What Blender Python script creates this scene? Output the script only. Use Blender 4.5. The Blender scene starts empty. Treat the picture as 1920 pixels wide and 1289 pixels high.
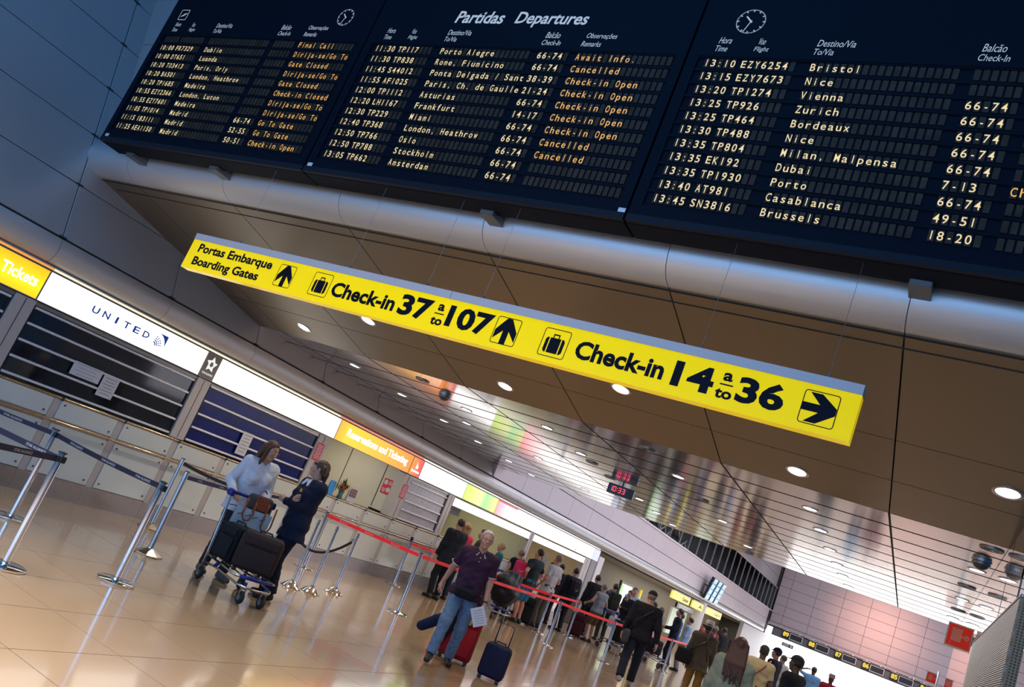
import bpy, bmesh, math, random
import numpy as np
from mathutils import Vector, Matrix
random.seed(7)
PI = math.pi
scene = bpy.context.scene
COL = scene.collection

# ------------------------------------------------------------------ camera, world, lights, exposure
cam_data = bpy.data.cameras.new('camera')
cam = bpy.data.objects.new('camera', cam_data)
COL.objects.link(cam)
YAW, PITCH, ROLL, FPX = -0.540953298, 0.226873398, 0.385428069, 1529.95
F_ = Vector((math.sin(YAW) * math.cos(PITCH), math.cos(YAW) * math.cos(PITCH), math.sin(PITCH)))
R0 = Vector((math.cos(YAW), -math.sin(YAW), 0))
U0 = R0.cross(F_)
R1 = R0 * math.cos(ROLL) + U0 * math.sin(ROLL)
U1 = -R0 * math.sin(ROLL) + U0 * math.cos(ROLL)
m3 = Matrix((R1, U1, -F_)).transposed()
cam.matrix_world = Matrix.Translation((0, 0, 1.6)) @ m3.to_4x4()
cam_data.sensor_width = 36.0
cam_data.lens = FPX / 1920 * 36
cam_data.clip_end = 300
scene.camera = cam

world = bpy.data.worlds.new('world')
scene.world = world
world.use_nodes = True
bg = world.node_tree.nodes['Background']
bg.inputs[0].default_value = (0.07, 0.30, 0.75, 1)
bg.inputs[1].default_value = 0.32

scene.view_settings.view_transform = 'Standard'
scene.view_settings.look = 'None'
scene.view_settings.gamma = 1.0
scene.view_settings.use_curve_mapping = False
scene.view_settings.exposure = 0.0


def area(name, loc, size, energy, color, rot=(0, 0, 0), sy=None, spread=PI):
    l = bpy.data.lights.new(name, 'AREA')
    l.energy = energy; l.color = color; l.size = size; l.spread = spread
    if sy:
        l.shape = 'RECTANGLE'; l.size_y = sy
    o = bpy.data.objects.new(name, l)
    o.location = loc; o.rotation_euler = rot
    COL.objects.link(o)
    return o


def spot(name, loc, energy, color, ang=120, rot=(0, 0, 0), radius=0.08, blend=0.5):
    l = bpy.data.lights.new(name, 'SPOT')
    l.energy = energy; l.color = color; l.spot_size = math.radians(ang); l.spot_blend = blend
    l.shadow_soft_size = radius
    o = bpy.data.objects.new(name, l)
    o.location = loc; o.rotation_euler = rot
    COL.objects.link(o)
    return o

# front hall (tall, daylight from a skylight high over and behind the camera)
area('skylight_front', (-4, -1.0, 9.6), 9, 310, (0.10, 0.43, 0.95), (math.radians(12), 0, 0), 6)
area('front_glazing', (-4.5, -3.9, 2.7), 15, 520, (0.26, 0.54, 1.0), (math.radians(90), 0, 0), 3.6)
# tall back hall
area('back_hall_lamps', (-3, 34, 8.7), 9, 1500, (0.95, 0.90, 1.0), (0, 0, 0), 26)
spot('back_wall_lamp', (-2.9, 58.5, 6.2), 1250, (1.0, 0.50, 0.34), 70, (math.radians(86), 0, 0), 0.3, 1.0)
area('floor_wash', (-5.6, 1.6, 8.2), 6, 400, (1.0, 0.88, 0.76), (0, math.radians(-6), 0), 2, math.radians(74))  # unseen fill added high in the front hall for floor and counters
area('back_wall_wash', (-1, 55, 6.6), 14, 260, (0.92, 0.86, 1.0), (math.radians(84), 0, 0), 2)  # unseen fill added to lift the back wall panels
area('right_fill', (8.7, 40, 4.6), 5, 1300, (0.94, 0.90, 1.0), (0, math.radians(90), 0), 36)  # unseen fill added on the right to brighten the left fascia

# ------------------------------------------------------------------ materials
MATS = {}


def mat(name, col, rough=0.5, metal=0.0, emit=None, es=0.0, noise=0.0, nscale=8.0, bump=0.0, bscale=60.0, coat=0.0, aniso=0.0, trans=0.0, spec=0.5):
    if name in MATS:
        return MATS[name]
    m = bpy.data.materials.new(name)
    m.use_nodes = True
    nt = m.node_tree
    b = nt.nodes['Principled BSDF']
    b.inputs['Base Color'].default_value = (*col, 1)
    b.inputs['Roughness'].default_value = rough
    b.inputs['Metallic'].default_value = metal
    b.inputs['Coat Weight'].default_value = coat
    b.inputs['Coat Roughness'].default_value = 0.05
    b.inputs['Specular IOR Level'].default_value = spec
    if trans:
        b.inputs['Transmission Weight'].default_value = trans
    if emit:
        b.inputs['Emission Color'].default_value = (*emit, 1)
        b.inputs['Emission Strength'].default_value = es
    if noise or bump:
        geo = nt.nodes.new('ShaderNodeNewGeometry')
        if noise:
            n = nt.nodes.new('ShaderNodeTexNoise')
            n.inputs['Scale'].default_value = nscale
            n.inputs['Detail'].default_value = 4
            nt.links.new(geo.outputs['Position'], n.inputs['Vector'])
            mx = nt.nodes.new('ShaderNodeMix'); mx.data_type = 'RGBA'
            mx.inputs['A'].default_value = (*[c * (1 - noise) for c in col], 1)
            mx.inputs['B'].default_value = (*[min(1, c * (1 + noise)) for c in col], 1)
            nt.links.new(n.outputs['Fac'], mx.inputs['Factor'])
            nt.links.new(mx.outputs['Result'], b.inputs['Base Color'])
        if bump:
            n2 = nt.nodes.new('ShaderNodeTexNoise')
            n2.inputs['Scale'].default_value = bscale
            n2.inputs['Detail'].default_value = 3
            nt.links.new(geo.outputs['Position'], n2.inputs['Vector'])
            bp = nt.nodes.new('ShaderNodeBump')
            bp.inputs['Strength'].default_value = bump
            bp.inputs['Distance'].default_value = 0.01
            nt.links.new(n2.outputs['Fac'], bp.inputs['Height'])
            nt.links.new(bp.outputs['Normal'], b.inputs['Normal'])
    MATS[name] = m
    return m


def emis(name, col, s):
    return mat(name, (0.02, 0.02, 0.02), 0.4, 0, col, s)


def grad_emis(name, axis, a, b, stops, s):
    """lit print whose colours run along one axis of the sign"""
    if name in MATS:
        return MATS[name]
    m = mat(name, (0.05, 0.05, 0.05), 0.35, 0, (1, 1, 1), s)
    nt = m.node_tree
    bs = nt.nodes['Principled BSDF']
    geo = nt.nodes.new('ShaderNodeNewGeometry')
    sep = nt.nodes.new('ShaderNodeSeparateXYZ')
    mr = nt.nodes.new('ShaderNodeMapRange')
    mr.inputs['From Min'].default_value = a; mr.inputs['From Max'].default_value = b
    cr = nt.nodes.new('ShaderNodeValToRGB')
    while len(cr.color_ramp.elements) < len(stops):
        cr.color_ramp.elements.new(0.5)
    for e, (p, c) in zip(cr.color_ramp.elements, stops):
        e.position = p; e.color = (*c, 1)
    nt.links.new(geo.outputs['Position'], sep.inputs[0])
    nt.links.new(sep.outputs[axis], mr.inputs['Value'])
    nt.links.new(mr.outputs[0], cr.inputs[0])
    nt.links.new(cr.outputs[0], bs.inputs['Emission Color'])
    return m


M_panel = mat('painted_aluminium', (0.36, 0.38, 0.41), 0.36, 0.28, noise=0.04, nscale=1.5, bump=0.04, bscale=4)
M_brown = mat('bronze_panel', (0.25, 0.20, 0.135), 0.36, 0.7, noise=0.05, nscale=1.2, bump=0.05, bscale=5)
M_polish = mat('polished_panel', (0.78, 0.74, 0.73), 0.12, 1.0, noise=0.03, nscale=2, bump=0.10, bscale=2.2)
M_fascia = mat('pale_fascia_panel', (0.62, 0.58, 0.64), 0.40, 0.25, noise=0.04, nscale=0.6)
M_back = mat('back_wall_panel', (0.60, 0.52, 0.55), 0.5, 0.1, noise=0.05, nscale=0.4)
M_bull = mat('bullnose_aluminium', (0.58, 0.59, 0.61), 0.44, 0.55, noise=0.03, nscale=1.5)
M_gap = mat('dark_joint', (0.012, 0.014, 0.02), 0.8)
M_steel = mat('brushed_steel', (0.36, 0.33, 0.31), 0.38, 0.9, noise=0.12, nscale=14, bump=0.08, bscale=120)
M_chrome = mat('chrome', (0.78, 0.78, 0.80), 0.08, 1.0)
M_alu = mat('satin_aluminium', (0.62, 0.66, 0.70), 0.3, 0.9)
M_brass = mat('warm_steel_tube', (0.55, 0.44, 0.28), 0.2, 1.0)
M_cgl = mat('frosted_back_painted_glass', (0.66, 0.70, 0.66), 0.14, 0.0, noise=0.05, nscale=3, coat=0.5)
M_pillar = mat('pillar_paint', (0.52, 0.48, 0.46), 0.45, 0.2, noise=0.04, nscale=5)
M_slat = mat('shutter_slat_metal', (0.78, 0.78, 0.80), 0.4, 0.2)
M_darkglass = mat('dark_office_glass', (0.012, 0.014, 0.018), 0.06, 0, noise=0.5, nscale=9, spec=0.6)
M_navyglass = mat('navy_shutter_sheet', (0.006, 0.012, 0.12), 0.18, 0, noise=0.5, nscale=3, spec=0.2)
M_whiteglass = mat('pale_shutter_sheet', (0.42, 0.42, 0.48), 0.25, 0.0, noise=0.35, nscale=14)
M_black = mat('black_plastic', (0.012, 0.012, 0.014), 0.35)
M_rubber = mat('black_rubber', (0.02, 0.02, 0.02), 0.7)
M_board = mat('board_navy_black', (0.003, 0.006, 0.013), 0.55, 0.0, spec=0.06)
M_boardrow = mat('board_row_recess', (0.004, 0.005, 0.008), 0.5, spec=0.05)
M_flap = mat('flap_grey', (0.045, 0.033, 0.025), 0.5, noise=0.7, nscale=9, spec=0.08)
M_cream = emis('display_cream', (1.0, 0.80, 0.42), 0.88)
M_amber = emis('display_amber', (1.0, 0.52, 0.10), 0.85)
M_hdr = mat('header_print', (0.60, 0.54, 0.48), 0.6, 0, (0.72, 0.72, 0.72), 0.30, spec=0.1)
M_yel = mat('sign_yellow', (0.86, 0.62, 0.0), 0.22, 0, (1.0, 0.70, 0.0), 0.42, spec=0.3)  # emission added to hold the yellow against the blue light
M_ink = mat('sign_ink', (0.004, 0.005, 0.012), 0.4, spec=0.1)
M_signgrey = mat('sign_grey_rail', (0.46, 0.44, 0.46), 0.45)
M_white = emis('lit_white', (1.0, 0.985, 0.96), 1.7)
M_paper = mat('paper', (0.62, 0.62, 0.66), 0.7)
M_cream_wall = mat('cream_wall', (0.62, 0.60, 0.50), 0.6, noise=0.03, nscale=2)
M_red = mat('poster_red', (0.62, 0.03, 0.06), 0.5)
M_pinkred = mat('notice_pink_red', (0.68, 0.09, 0.14), 0.5)

# ------------------------------------------------------------------ helpers
def V(*a):
    return Vector(a)


class MB:
    def __init__(s):
        s.v = []; s.f = []

    def add(s, vs, fs):
        n = len(s.v)
        s.v += [tuple(p) for p in vs]
        s.f += [tuple(i + n for i in f) for f in fs]
        return s

    def box(s, x0, x1, y0, y1, z0, z1):
        return s.add([(x0, y0, z0), (x1, y0, z0), (x1, y1, z0), (x0, y1, z0), (x0, y0, z1), (x1, y0, z1), (x1, y1, z1), (x0, y1, z1)],
                     [(0, 3, 2, 1), (4, 5, 6, 7), (0, 1, 5, 4), (1, 2, 6, 5), (2, 3, 7, 6), (3, 0, 4, 7)])

    def prism(s, poly, mapf, a, b):
        """poly: list of 2D points; mapf(u,v,t) -> 3D"""
        n = len(poly)
        vs = [mapf(u, v, a) for u, v in poly] + [mapf(u, v, b) for u, v in poly]
        fs = [tuple(range(n - 1, -1, -1)), tuple(range(n, 2 * n))]
        fs += [(i, (i + 1) % n, n + (i + 1) % n, n + i) for i in range(n)]
        return s.add(vs, fs)

    def tube(s, pts, r, n=10, closed=False, cap=True):
        pts = [Vector(p) for p in pts]
        rs = r if isinstance(r, (list, tuple)) else [r] * len(pts)
        m = len(pts); vs = []; prev = None
        for i, p in enumerate(pts):
            if closed:
                t = pts[(i + 1) % m] - pts[i - 1]
            else:
                t = pts[min(i + 1, m - 1)] - pts[max(i - 1, 0)]
            if t.length < 1e-9: t = Vector((0, 0, 1))
            t.normalize()
            if prev is None:
                u = t.orthogonal().normalized()
            else:
                u = prev - t * prev.dot(t)
                if u.length < 1e-6: u = t.orthogonal()
                u.normalize()
            prev = u; w = t.cross(u)
            vs += [p + (u * math.cos(2 * PI * k / n) + w * math.sin(2 * PI * k / n)) * rs[i] for k in range(n)]
        fs = []
        for i in range(m if closed else m - 1):
            a = i * n; b = ((i + 1) % m) * n
            fs += [(a + k, a + (k + 1) % n, b + (k + 1) % n, b + k) for k in range(n)]
        if cap and not closed:
            fs += [tuple(range(n - 1, -1, -1)), tuple(range((m - 1) * n, m * n))]
        return s.add(vs, fs)

    def lathe(s, prof, c=(0, 0, 0), n=24, R=None):
        vs = []; fs = []
        for r, z in prof:
            for k in range(n):
                p = Vector((r * math.cos(2 * PI * k / n), r * math.sin(2 * PI * k / n), z))
                if R: p = R @ p
                vs.append(p + Vector(c))
        m = len(prof)
        for i in range(m - 1):
            a = i * n; b = a + n
            fs += [(a + k, a + (k + 1) % n, b + (k + 1) % n, b + k) for k in range(n)]
        fs += [tuple(range(n - 1, -1, -1)), tuple(range((m - 1) * n, m * n))]
        return s.add(vs, fs)

    def ell(s, c, r, n=12, R=None):
        prof = [(math.sin(PI * i / n), -math.cos(PI * i / n)) for i in range(n + 1)]
        vs = []; fs = []; k2 = n * 2
        for a, b in prof:
            a = max(a, 1e-3)
            for k in range(k2):
                p = Vector((r[0] * a * math.cos(2 * PI * k / k2), r[1] * a * math.sin(2 * PI * k / k2), r[2] * b))
                if R: p = R @ p
                vs.append(p + Vector(c))
        for i in range(n):
            q = i * k2; w = q + k2
            fs += [(q + k, q + (k + 1) % k2, w + (k + 1) % k2, w + k) for k in range(k2)]
        return s.add(vs, fs)

    def rbox(s, c, size, r, R=None, seg=3):
        """rounded box"""
        bm = bmesh.new()
        bmesh.ops.create_cube(bm, size=1)
        bmesh.ops.scale(bm, vec=size, verts=bm.verts)
        bmesh.ops.bevel(bm, geom=bm.edges[:] + bm.verts[:], offset=r, segments=seg, affect='EDGES', profile=0.5)
        vs = []
        for v in bm.verts:
            p = v.co.copy()
            if R: p = R @ p
            vs.append(p + Vector(c))
        bm.verts.index_update()
        fs = [tuple(v.index for v in f.verts) for f in bm.faces]
        bm.free()
        return s.add(vs, fs)

    def build(s, name, m, parent=None, smooth=False, world=False):
        me = bpy.data.meshes.new(name)
        vs = s.v
        if parent is not None and world:
            L = parent.location; c = math.cos(-parent.rotation_euler.z); q = math.sin(-parent.rotation_euler.z)
            vs = [((x - L.x) * c - (y - L.y) * q, (x - L.x) * q + (y - L.y) * c, z - L.z) for x, y, z in vs]
        me.from_pydata(vs, [], s.f)
        me.materials.append(m)
        if smooth:
            me.polygons.foreach_set('use_smooth', [True] * len(me.polygons))
            if smooth != 'all':
                try:
                    me.set_sharp_from_angle(angle=math.radians(38))
                except Exception:
                    pass
        me.update()
        o = bpy.data.objects.new(name, me)
        COL.objects.link(o)
        if parent is not None:
            o.parent = parent
        return o


def tag(o, label=None, cat=None, group=None, kind=None):
    if label: o['label'] = label
    if cat: o['category'] = cat
    if group: o['group'] = group
    if kind: o['kind'] = kind
    return o


def thing(name, label, cat, loc=(0, 0, 0), rz=0, group=None):
    o = bpy.data.objects.new(name, None)
    o.empty_display_size = 0.1
    COL.objects.link(o)
    o.location = loc; o.rotation_euler = (0, 0, rz)
    return tag(o, label, cat, group)


def dup(o, loc=None, rz=None, label=None, group=None, parent=None):
    c = o.copy(); COL.objects.link(c)
    if parent is not None: c.parent = parent
    if loc is not None: c.location = loc
    if rz is not None: c.rotation_euler = (0, 0, rz)
    if label: c['label'] = label
    if group: c['group'] = group
    for ch in list(o.children):
        dup(ch, parent=c)
    return c


def panel(p00, p10, p11, p01, th, name, m, parent, gap=0.004, edge=0.003):
    """thin panel between four corners, its face on the corners, thickness behind"""
    P = [Vector(p) for p in (p00, p10, p11, p01)]
    c = sum(P, Vector()) / 4
    n = (P[1] - P[0]).cross(P[3] - P[0]).normalized()
    Q = []
    for i in range(4):
        a = (P[(i + 1) % 4] - P[i]).normalized(); b = (P[(i - 1) % 4] - P[i]).normalized()
        Q.append(P[i] + (a + b) * gap)
    R = []
    for i in range(4):
        a = (P[(i + 1) % 4] - P[i]).normalized(); b = (P[(i - 1) % 4] - P[i]).normalized()
        R.append(P[i] + (a + b) * (gap + edge) + n * edge)
    vs = [q - n * th for q in Q] + Q + R
    fs = [(3, 2, 1, 0), (8, 9, 10, 11)]
    for i in range(4):
        j = (i + 1) % 4
        fs += [(i, j, 4 + j, 4 + i), (4 + i, 4 + j, 8 + j, 8 + i)]
    return MB().add(vs, fs).build(name, m, parent)


_glyph = {}


def glyphs(body, bold=0.0):
    key = (body, bold)
    if key in _glyph:
        return _glyph[key]
    cu = bpy.data.curves.new('t', 'FONT')
    cu.body = body; cu.size = 1; cu.offset = bold; cu.resolution_u = 3; cu.fill_mode = 'FRONT'
    ob = bpy.data.objects.new('t', cu)
    COL.objects.link(ob)
    dg = bpy.context.evaluated_depsgraph_get()
    me = bpy.data.meshes.new_from_object(ob.evaluated_get(dg))
    vs = [(v.co.x, v.co.y) for v in me.vertices]
    fs = [tuple(p.vertices) for p in me.polygons]
    bpy.data.objects.remove(ob); bpy.data.curves.remove(cu); bpy.data.meshes.remove(me)
    _glyph[key] = (vs, fs)
    return vs, fs


def text_into(mb, body, u0, u1, v0, v1, fr, bold=0.0, shear=0.0):
    """fit text into the box u0..u1, v0..v1; fr(u,v) -> 3D"""
    vs, fs = glyphs(body, bold)
    if not vs: return mb
    xs = [a for a, b in vs]; ys = [b for a, b in vs]
    xa, xb, ya, yb = min(xs), max(xs), min(ys), max(ys)
    sx = (u1 - u0) / max(xb - xa, 1e-6); sy = (v1 - v0) / max(yb - ya, 1e-6)
    out = []
    for a, b in vs:
        v = v0 + (b - ya) * sy
        out.append(fr(u0 + (a - xa) * sx + shear * (v - v0), v))
    return mb.add(out, fs)


def poly_into(mb, pts, fr, off=0):
    return mb.add([fr(u, v) for u, v in pts], [tuple(range(len(pts)))])


def frX(y):   # plane facing -Y (towards the camera): u = X, v = Z
    return lambda u, v: (u, y, v)


def frY(x):   # plane facing +X (on the left wall): u = Y, v = Z
    return lambda u, v: (x, u, v)
# ------------------------------------------------------------------ floor
XW = -9.8
PJ = 1.757                       # panel pitch of the whole building
m = mat('terrazzo', (0.40, 0.275, 0.165), 0.13, noise=0.10, nscale=140, coat=0.25)
nt = m.node_tree
bs = nt.nodes['Principled BSDF']
geo = nt.nodes.new('ShaderNodeNewGeometry')
n2 = nt.nodes.new('ShaderNodeTexNoise'); n2.inputs['Scale'].default_value = 1.4; n2.inputs['Detail'].default_value = 5
nt.links.new(geo.outputs['Position'], n2.inputs['Vector'])
mr = nt.nodes.new('ShaderNodeMapRange'); mr.inputs['To Min'].default_value = 0.08; mr.inputs['To Max'].default_value = 0.20
nt.links.new(n2.outputs['Fac'], mr.inputs['Value']); nt.links.new(mr.outputs[0], bs.inputs['Roughness'])
M_floor = m
# far floor: joints by texture
m = mat('terrazzo_far', (0.46, 0.34, 0.24), 0.16, coat=0.2)
nt = m.node_tree; bs = nt.nodes['Principled BSDF']
geo = nt.nodes.new('ShaderNodeNewGeometry')
bt = nt.nodes.new('ShaderNodeTexBrick')
bt.offset = 0; bt.inputs['Scale'].default_value = 1
bt.inputs['Brick Width'].default_value = 0.8; bt.inputs['Row Height'].default_value = 0.8
bt.inputs['Mortar Size'].default_value = 0.004
bt.inputs['Color1'].default_value = (0.47, 0.34, 0.23, 1); bt.inputs['Color2'].default_value = (0.45, 0.33, 0.22, 1)
bt.inputs['Mortar'].default_value = (0.14, 0.10, 0.07, 1)
nt.links.new(geo.outputs['Position'], bt.inputs['Vector']); nt.links.new(bt.outputs['Color'], bs.inputs['Base Color'])
M_floorfar = m
M_grout = mat('tile_joint', (0.16, 0.11, 0.07), 0.8)

floor = MB().box(-13.5, 9, -4, 66, -0.30, -0.012).build('floor', M_grout)
tag(floor, kind='structure')
TX0, TY0 = -5.23 - 6 * 0.8, 5.02 - 3 * 0.8
tile_me = None
tb = MB()
g = 0.0022
tb.add([(g, g, -0.012), (0.8 - g, g, -0.012), (0.8 - g, 0.8 - g, -0.012), (g, 0.8 - g, -0.012),
        (g + .001, g + .001, 0), (0.8 - g - .001, g + .001, 0), (0.8 - g - .001, 0.8 - g - .001, 0), (g + .001, 0.8 - g - .001, 0)],
       [(4, 5, 6, 7), (0, 1, 5, 4), (1, 2, 6, 5), (2, 3, 7, 6), (3, 0, 4, 7)])
t0 = tb.build('tile', M_floor, floor)
t0.location = (TX0, TY0, 0)
for i in range(13):
    for j in range(21):
        if i == 0 and j == 0: continue
        t = t0.copy(); COL.objects.link(t); t.location = (TX0 + 0.8 * i, TY0 + 0.8 * j, 0)
xe, ye = TX0 + 13 * 0.8, TY0 + 21 * 0.8
ff = MB()
for a in ((-13.5, TX0, -4, 66), (TX0, xe, ye, 66), (xe, 9, -4, 66), (TX0, xe, -4, TY0)):
    ff.box(a[0], a[1], a[2], a[3], -0.010, 0)
o = ff.build('tile_field', M_floorfar, floor); o['kind'] = 'stuff'

# ------------------------------------------------------------------ left wall: leaning upper panels
YJ = [5.58 + PJ * k for k in range(-6, 8)]           # vertical joints
def lean(z): return -9.80 - 0.35 * (z - 2.98)
wl = MB()
wl.prism([(-9.95, 2.6), (lean(3.0) - 0.05, 3.0), (lean(9) - 0.05, 9), (lean(9) - 0.25, 9), (-10.3, 2.6)], lambda u, v, t: (u, t, v), -5, 18.35)
wall_left = tag(wl.build('wall_left', M_gap), kind='structure')
zr = [2.995, 3.70, 4.40, 5.10, 5.80, 6.50, 7.2, 7.9, 8.6]
for a, b in zip(YJ[:-1], YJ[1:]):
    for z0, z1 in zip(zr[:-1], zr[1:]):
        if a > 9.0 and z0 > 3.5: continue
        panel((lean(z0), a, z0), (lean(z0), b, z0), (lean(z1), b, z1), (lean(z1), a, z1), 0.03, 'panel', M_panel, wall_left, 0.007 if z0 > 2 else 0.004)
        # small fixing lug at the joint crossing
lug = MB().box(-0.012, 0.012, -0.045, 0.045, -0.010, 0.012)
lg = lug.build('fixing_lug', M_gap, wall_left); first = True
for a in YJ:
    for z0 in zr[:6]:
        if a > 9.0 and z0 > 3.5 or a < 2: continue
        l_ = lg if first else lg.copy()
        if not first: COL.objects.link(l_)
        first = False
        l_.location = (lean(z0) + 0.002, a, z0)

# left bullnose over the sign band
prof = [(-9.800, 2.970), (-9.768, 2.925), (-9.750, 2.870), (-9.748, 2.81), (-9.760, 2.75), (-9.790, 2.695), (-9.84, 2.655), (-9.93, 2.635), (-9.97, 2.66), (-9.97, 2.97)]
def smooth_prof(p, closed_from):
    return p
tr = MB().box(-10.3, -9.93, -5, 64.9, 2.57, 2.99).build('trim_1', M_gap); tag(tr, kind='structure')
yj_all = [5.58 + PJ * k for k in range(-6, 34)]
seg_me = None
for a in yj_all:
    if a + PJ > 64.8: break
    if seg_me is None:
        sg = MB().prism(prof[::-1], lambda u, v, t: (u, t, v), 0.003, PJ - 0.003).build('bullnose_panel', M_bull, tr, smooth=True)
        seg_me = sg
    else:
        sg = seg_me.copy(); COL.objects.link(sg)
    sg.location = (0, a, 0)

# ------------------------------------------------------------------ cross bullnose and the wall above it
cp = [(5.82, 3.942), (5.76, 3.948), (5.70, 3.965), (5.65, 3.995), (5.61, 4.03), (5.58, 4.08), (5.562, 4.13), (5.558, 4.18), (5.57, 4.24), (5.60, 4.30), (5.645, 4.35), (5.70, 4.385), (5.77, 4.40), (5.86, 4.40), (5.86, 3.96)]
XJ = [-0.575 - PJ * k for k in range(6, -1, -1)] + [-0.575 + PJ * k for k in (1, 2)]
tr2 = MB().box(-10.25, 3.0, 5.84, 6.05, 3.93, 4.39).build('trim_2', M_gap); tag(tr2, kind='structure')
for a, b in zip(XJ[:-1], XJ[1:]):
    a2 = max(a, -10.28)
    MB().prism(cp, lambda u, v, t: (t, u, v), a2 + 0.003, b - 0.003).build('bullnose_panel', M_bull, tr2, smooth=True)
wu = tag(MB().box(-11.6, 3.0, 5.86, 6.0, 4.40, 8.6).build('wall_over_ceiling', M_gap), kind='structure')
for a, b in zip(XJ[:-1], XJ[1:]):
    for k in range(5):
        panel((a, 5.84, 4.42 + .8 * k), (b, 5.84, 4.42 + .8 * k), (b, 5.84, 5.22 + .8 * k), (a, 5.84, 5.22 + .8 * k), 0.02, 'panel', M_panel, wu)

# ------------------------------------------------------------------ sloped bronze ceiling
def zb(y): return 3.94 - (y - 5.82) * (0.64 / 3.23)
ceil1 = tag(MB().prism([(5.83, 4.03), (9.05, 3.39), (9.05, 3.48), (5.83, 4.12)], lambda u, v, t: (t, u, v), -10.2, 3.0).build('ceiling', M_gap), kind='structure')
ry = [5.825, 7.45, 8.27, 9.05]
for a, b in zip(XJ[:-1], XJ[1:]):
    a2 = max(a, -10.25)
    for y0, y1 in zip(ry[:-1], ry[1:]):
        panel((a2, y1, zb(y1)), (b, y1, zb(y1)), (b, y0, zb(y0)), (a2, y0, zb(y0)), 0.03, 'panel', M_brown, ceil1, 0.006, 0.0005)

# flat polished ceiling
YE = 18.3
ceil2 = tag(MB().box(-10.0, 3.0, 9.06, YE, 3.335, 3.42).build('ceiling_polished', M_gap), kind='structure')
NR = 13; pr_ = (YE - 9.05) / NR
pb = panel((0, pr_, 0), (PJ, pr_, 0), (PJ, 0, 0), (0, 0, 0), 0.02, 'panel', M_polish, ceil2, 0.008, 0.0005)
first = True
for a in XJ[1:-1]:
    for k in range(NR):
        o = pb if first else pb.copy()
        if not first: COL.objects.link(o)
        first = False
        o.location = (a, 9.05 + pr_ * k, 3.30)
for k in range(NR):
    x0 = -9.93
    y0 = 9.05 + pr_ * k
    panel((x0, y0 + pr_, 3.30), (XJ[1], y0 + pr_, 3.30), (XJ[1], y0, 3.30), (x0, y0, 3.30), 0.02, 'panel', M_polish, ceil2, 0.008, 0.0005)
for k in range(1, NR):
    MB().box(-9.93, 2.94, 9.05 + pr_ * k - 0.020, 9.05 + pr_ * k + 0.020, 3.2975, 3.312).build('joint_strip', M_gap, ceil2)
for a in XJ[1:]:
    MB().box(a - 0.011, a + 0.011, 9.06, YE, 3.2973, 3.312).build('joint_strip', M_gap, ceil2)
# edge fascia of the low ceiling towards the back hall
ef = tag(MB().box(-10.0, 3.0, YE, YE + 0.05, 3.30, 3.9).build('trim_3', M_panel), kind='structure')
rf = tag(MB().box(-10.0, 3.0, 6.0, YE + 0.05, 3.9, 4.0).build('ceiling_deck', M_gap), kind='structure')

# ------------------------------------------------------------------ back hall: fascia on the left, gallery, back wall
wf = tag(MB().box(-10.0, -9.83, 18.35, 65, 2.98, 4.30).build('wall_left_fascia', M_gap), kind='structure')
yj2 = [y for y in yj_all if y > 17.8]
for a, b in zip(yj2[:-1], yj2[1:]):
    if b > 65: break
    for z0, z1 in ((2.995, 3.62), (3.63, 4.30)):
        panel((XW, a, z0), (XW, b, z0), (XW, b, z1), (XW, a, z1), 0.03, 'panel', M_fascia, wf, 0.005)
MB().box(-10.0, -9.76, 18.35, 65, 4.30, 4.36).build('coping', mat('white_coping', (0.75, 0.73, 0.76), 0.4), wf)

rail = thing('gallery_balustrade', 'tall grey bar balustrade of the upper gallery above the pale fascia', 'balustrade', (-9.9, 30, 4.36))
bb = MB().box(-0.03, 0.03, -0.03, 0.03, 0, 1.62).build('bar', M_alu, rail)
k = 0
for i in range(33):
    y = -11 + 1.68 * i + 0.13
    o = bb if k == 0 else bb.copy()
    if k: COL.objects.link(o)
    k += 1
    o.location = (0, y, 0)
MB().box(-0.05, 0.05, -11.6, 34.9, 1.62, 1.70).build('top_rail', M_alu, rail)
gb = tag(MB().box(-13.4, -13.2, 18.4, 65, 4.36, 9).build('wall_gallery', mat('gallery_slate', (0.075, 0.085, 0.095), 0.6)), kind='structure')
for i in range(26):
    for z0 in (4.4, 5.5, 6.6):
        y = 19 + 1.757 * i
        panel((-13.18, y, z0), (-13.18, y + PJ, z0), (-13.18, y + PJ, z0 + 1.1), (-13.18, y, z0 + 1.1), 0.02, 'panel', MATS['gallery_slate'], gb, 0.02)
gf = tag(MB().box(-13.4, -10.0, 18.4, 65, 4.2, 4.3).build('floor_gallery', M_gap), kind='structure')
up = tag(MB().box(-10.0, -9.85, 18.4, 65, 6.02, 9).build('wall_left_upper', M_gap), kind='structure')
for a, b in zip(yj2[:-1], yj2[1:]):
    if b > 65: break
    for z0, z1 in ((6.03, 6.7), (6.71, 7.4), (7.41, 8.9)):
        panel((-9.83, a, z0), (-9.83, b, z0), (-9.83, b, z1), (-9.83, a, z1), 0.02, 'panel', M_panel, up, 0.005)
# curved roof struts seen through the bars
for i in range(7):
    y = 33 + i * 2.3
    pts = []
    for k in range(9):
        t = k / 8
        pts.append((-12.6 + 0.3 * math.sin(t * 6), y - 2.6 + 5.2 * t, 4.4 + 1.9 * math.sin(t * PI) ** 0.8 * (0.55 + 0.45 * ((i % 2) * 1.0)) + 0.2 * t))
    tag(MB().tube(pts, 0.07, 8).build('roof_strut', mat('strut_white', (0.6, 0.62, 0.62), 0.4), smooth='all'),
        'curved pale metal strut seen through the bars of the upper gallery', 'strut', 'curved struts behind the gallery bars')

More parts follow.
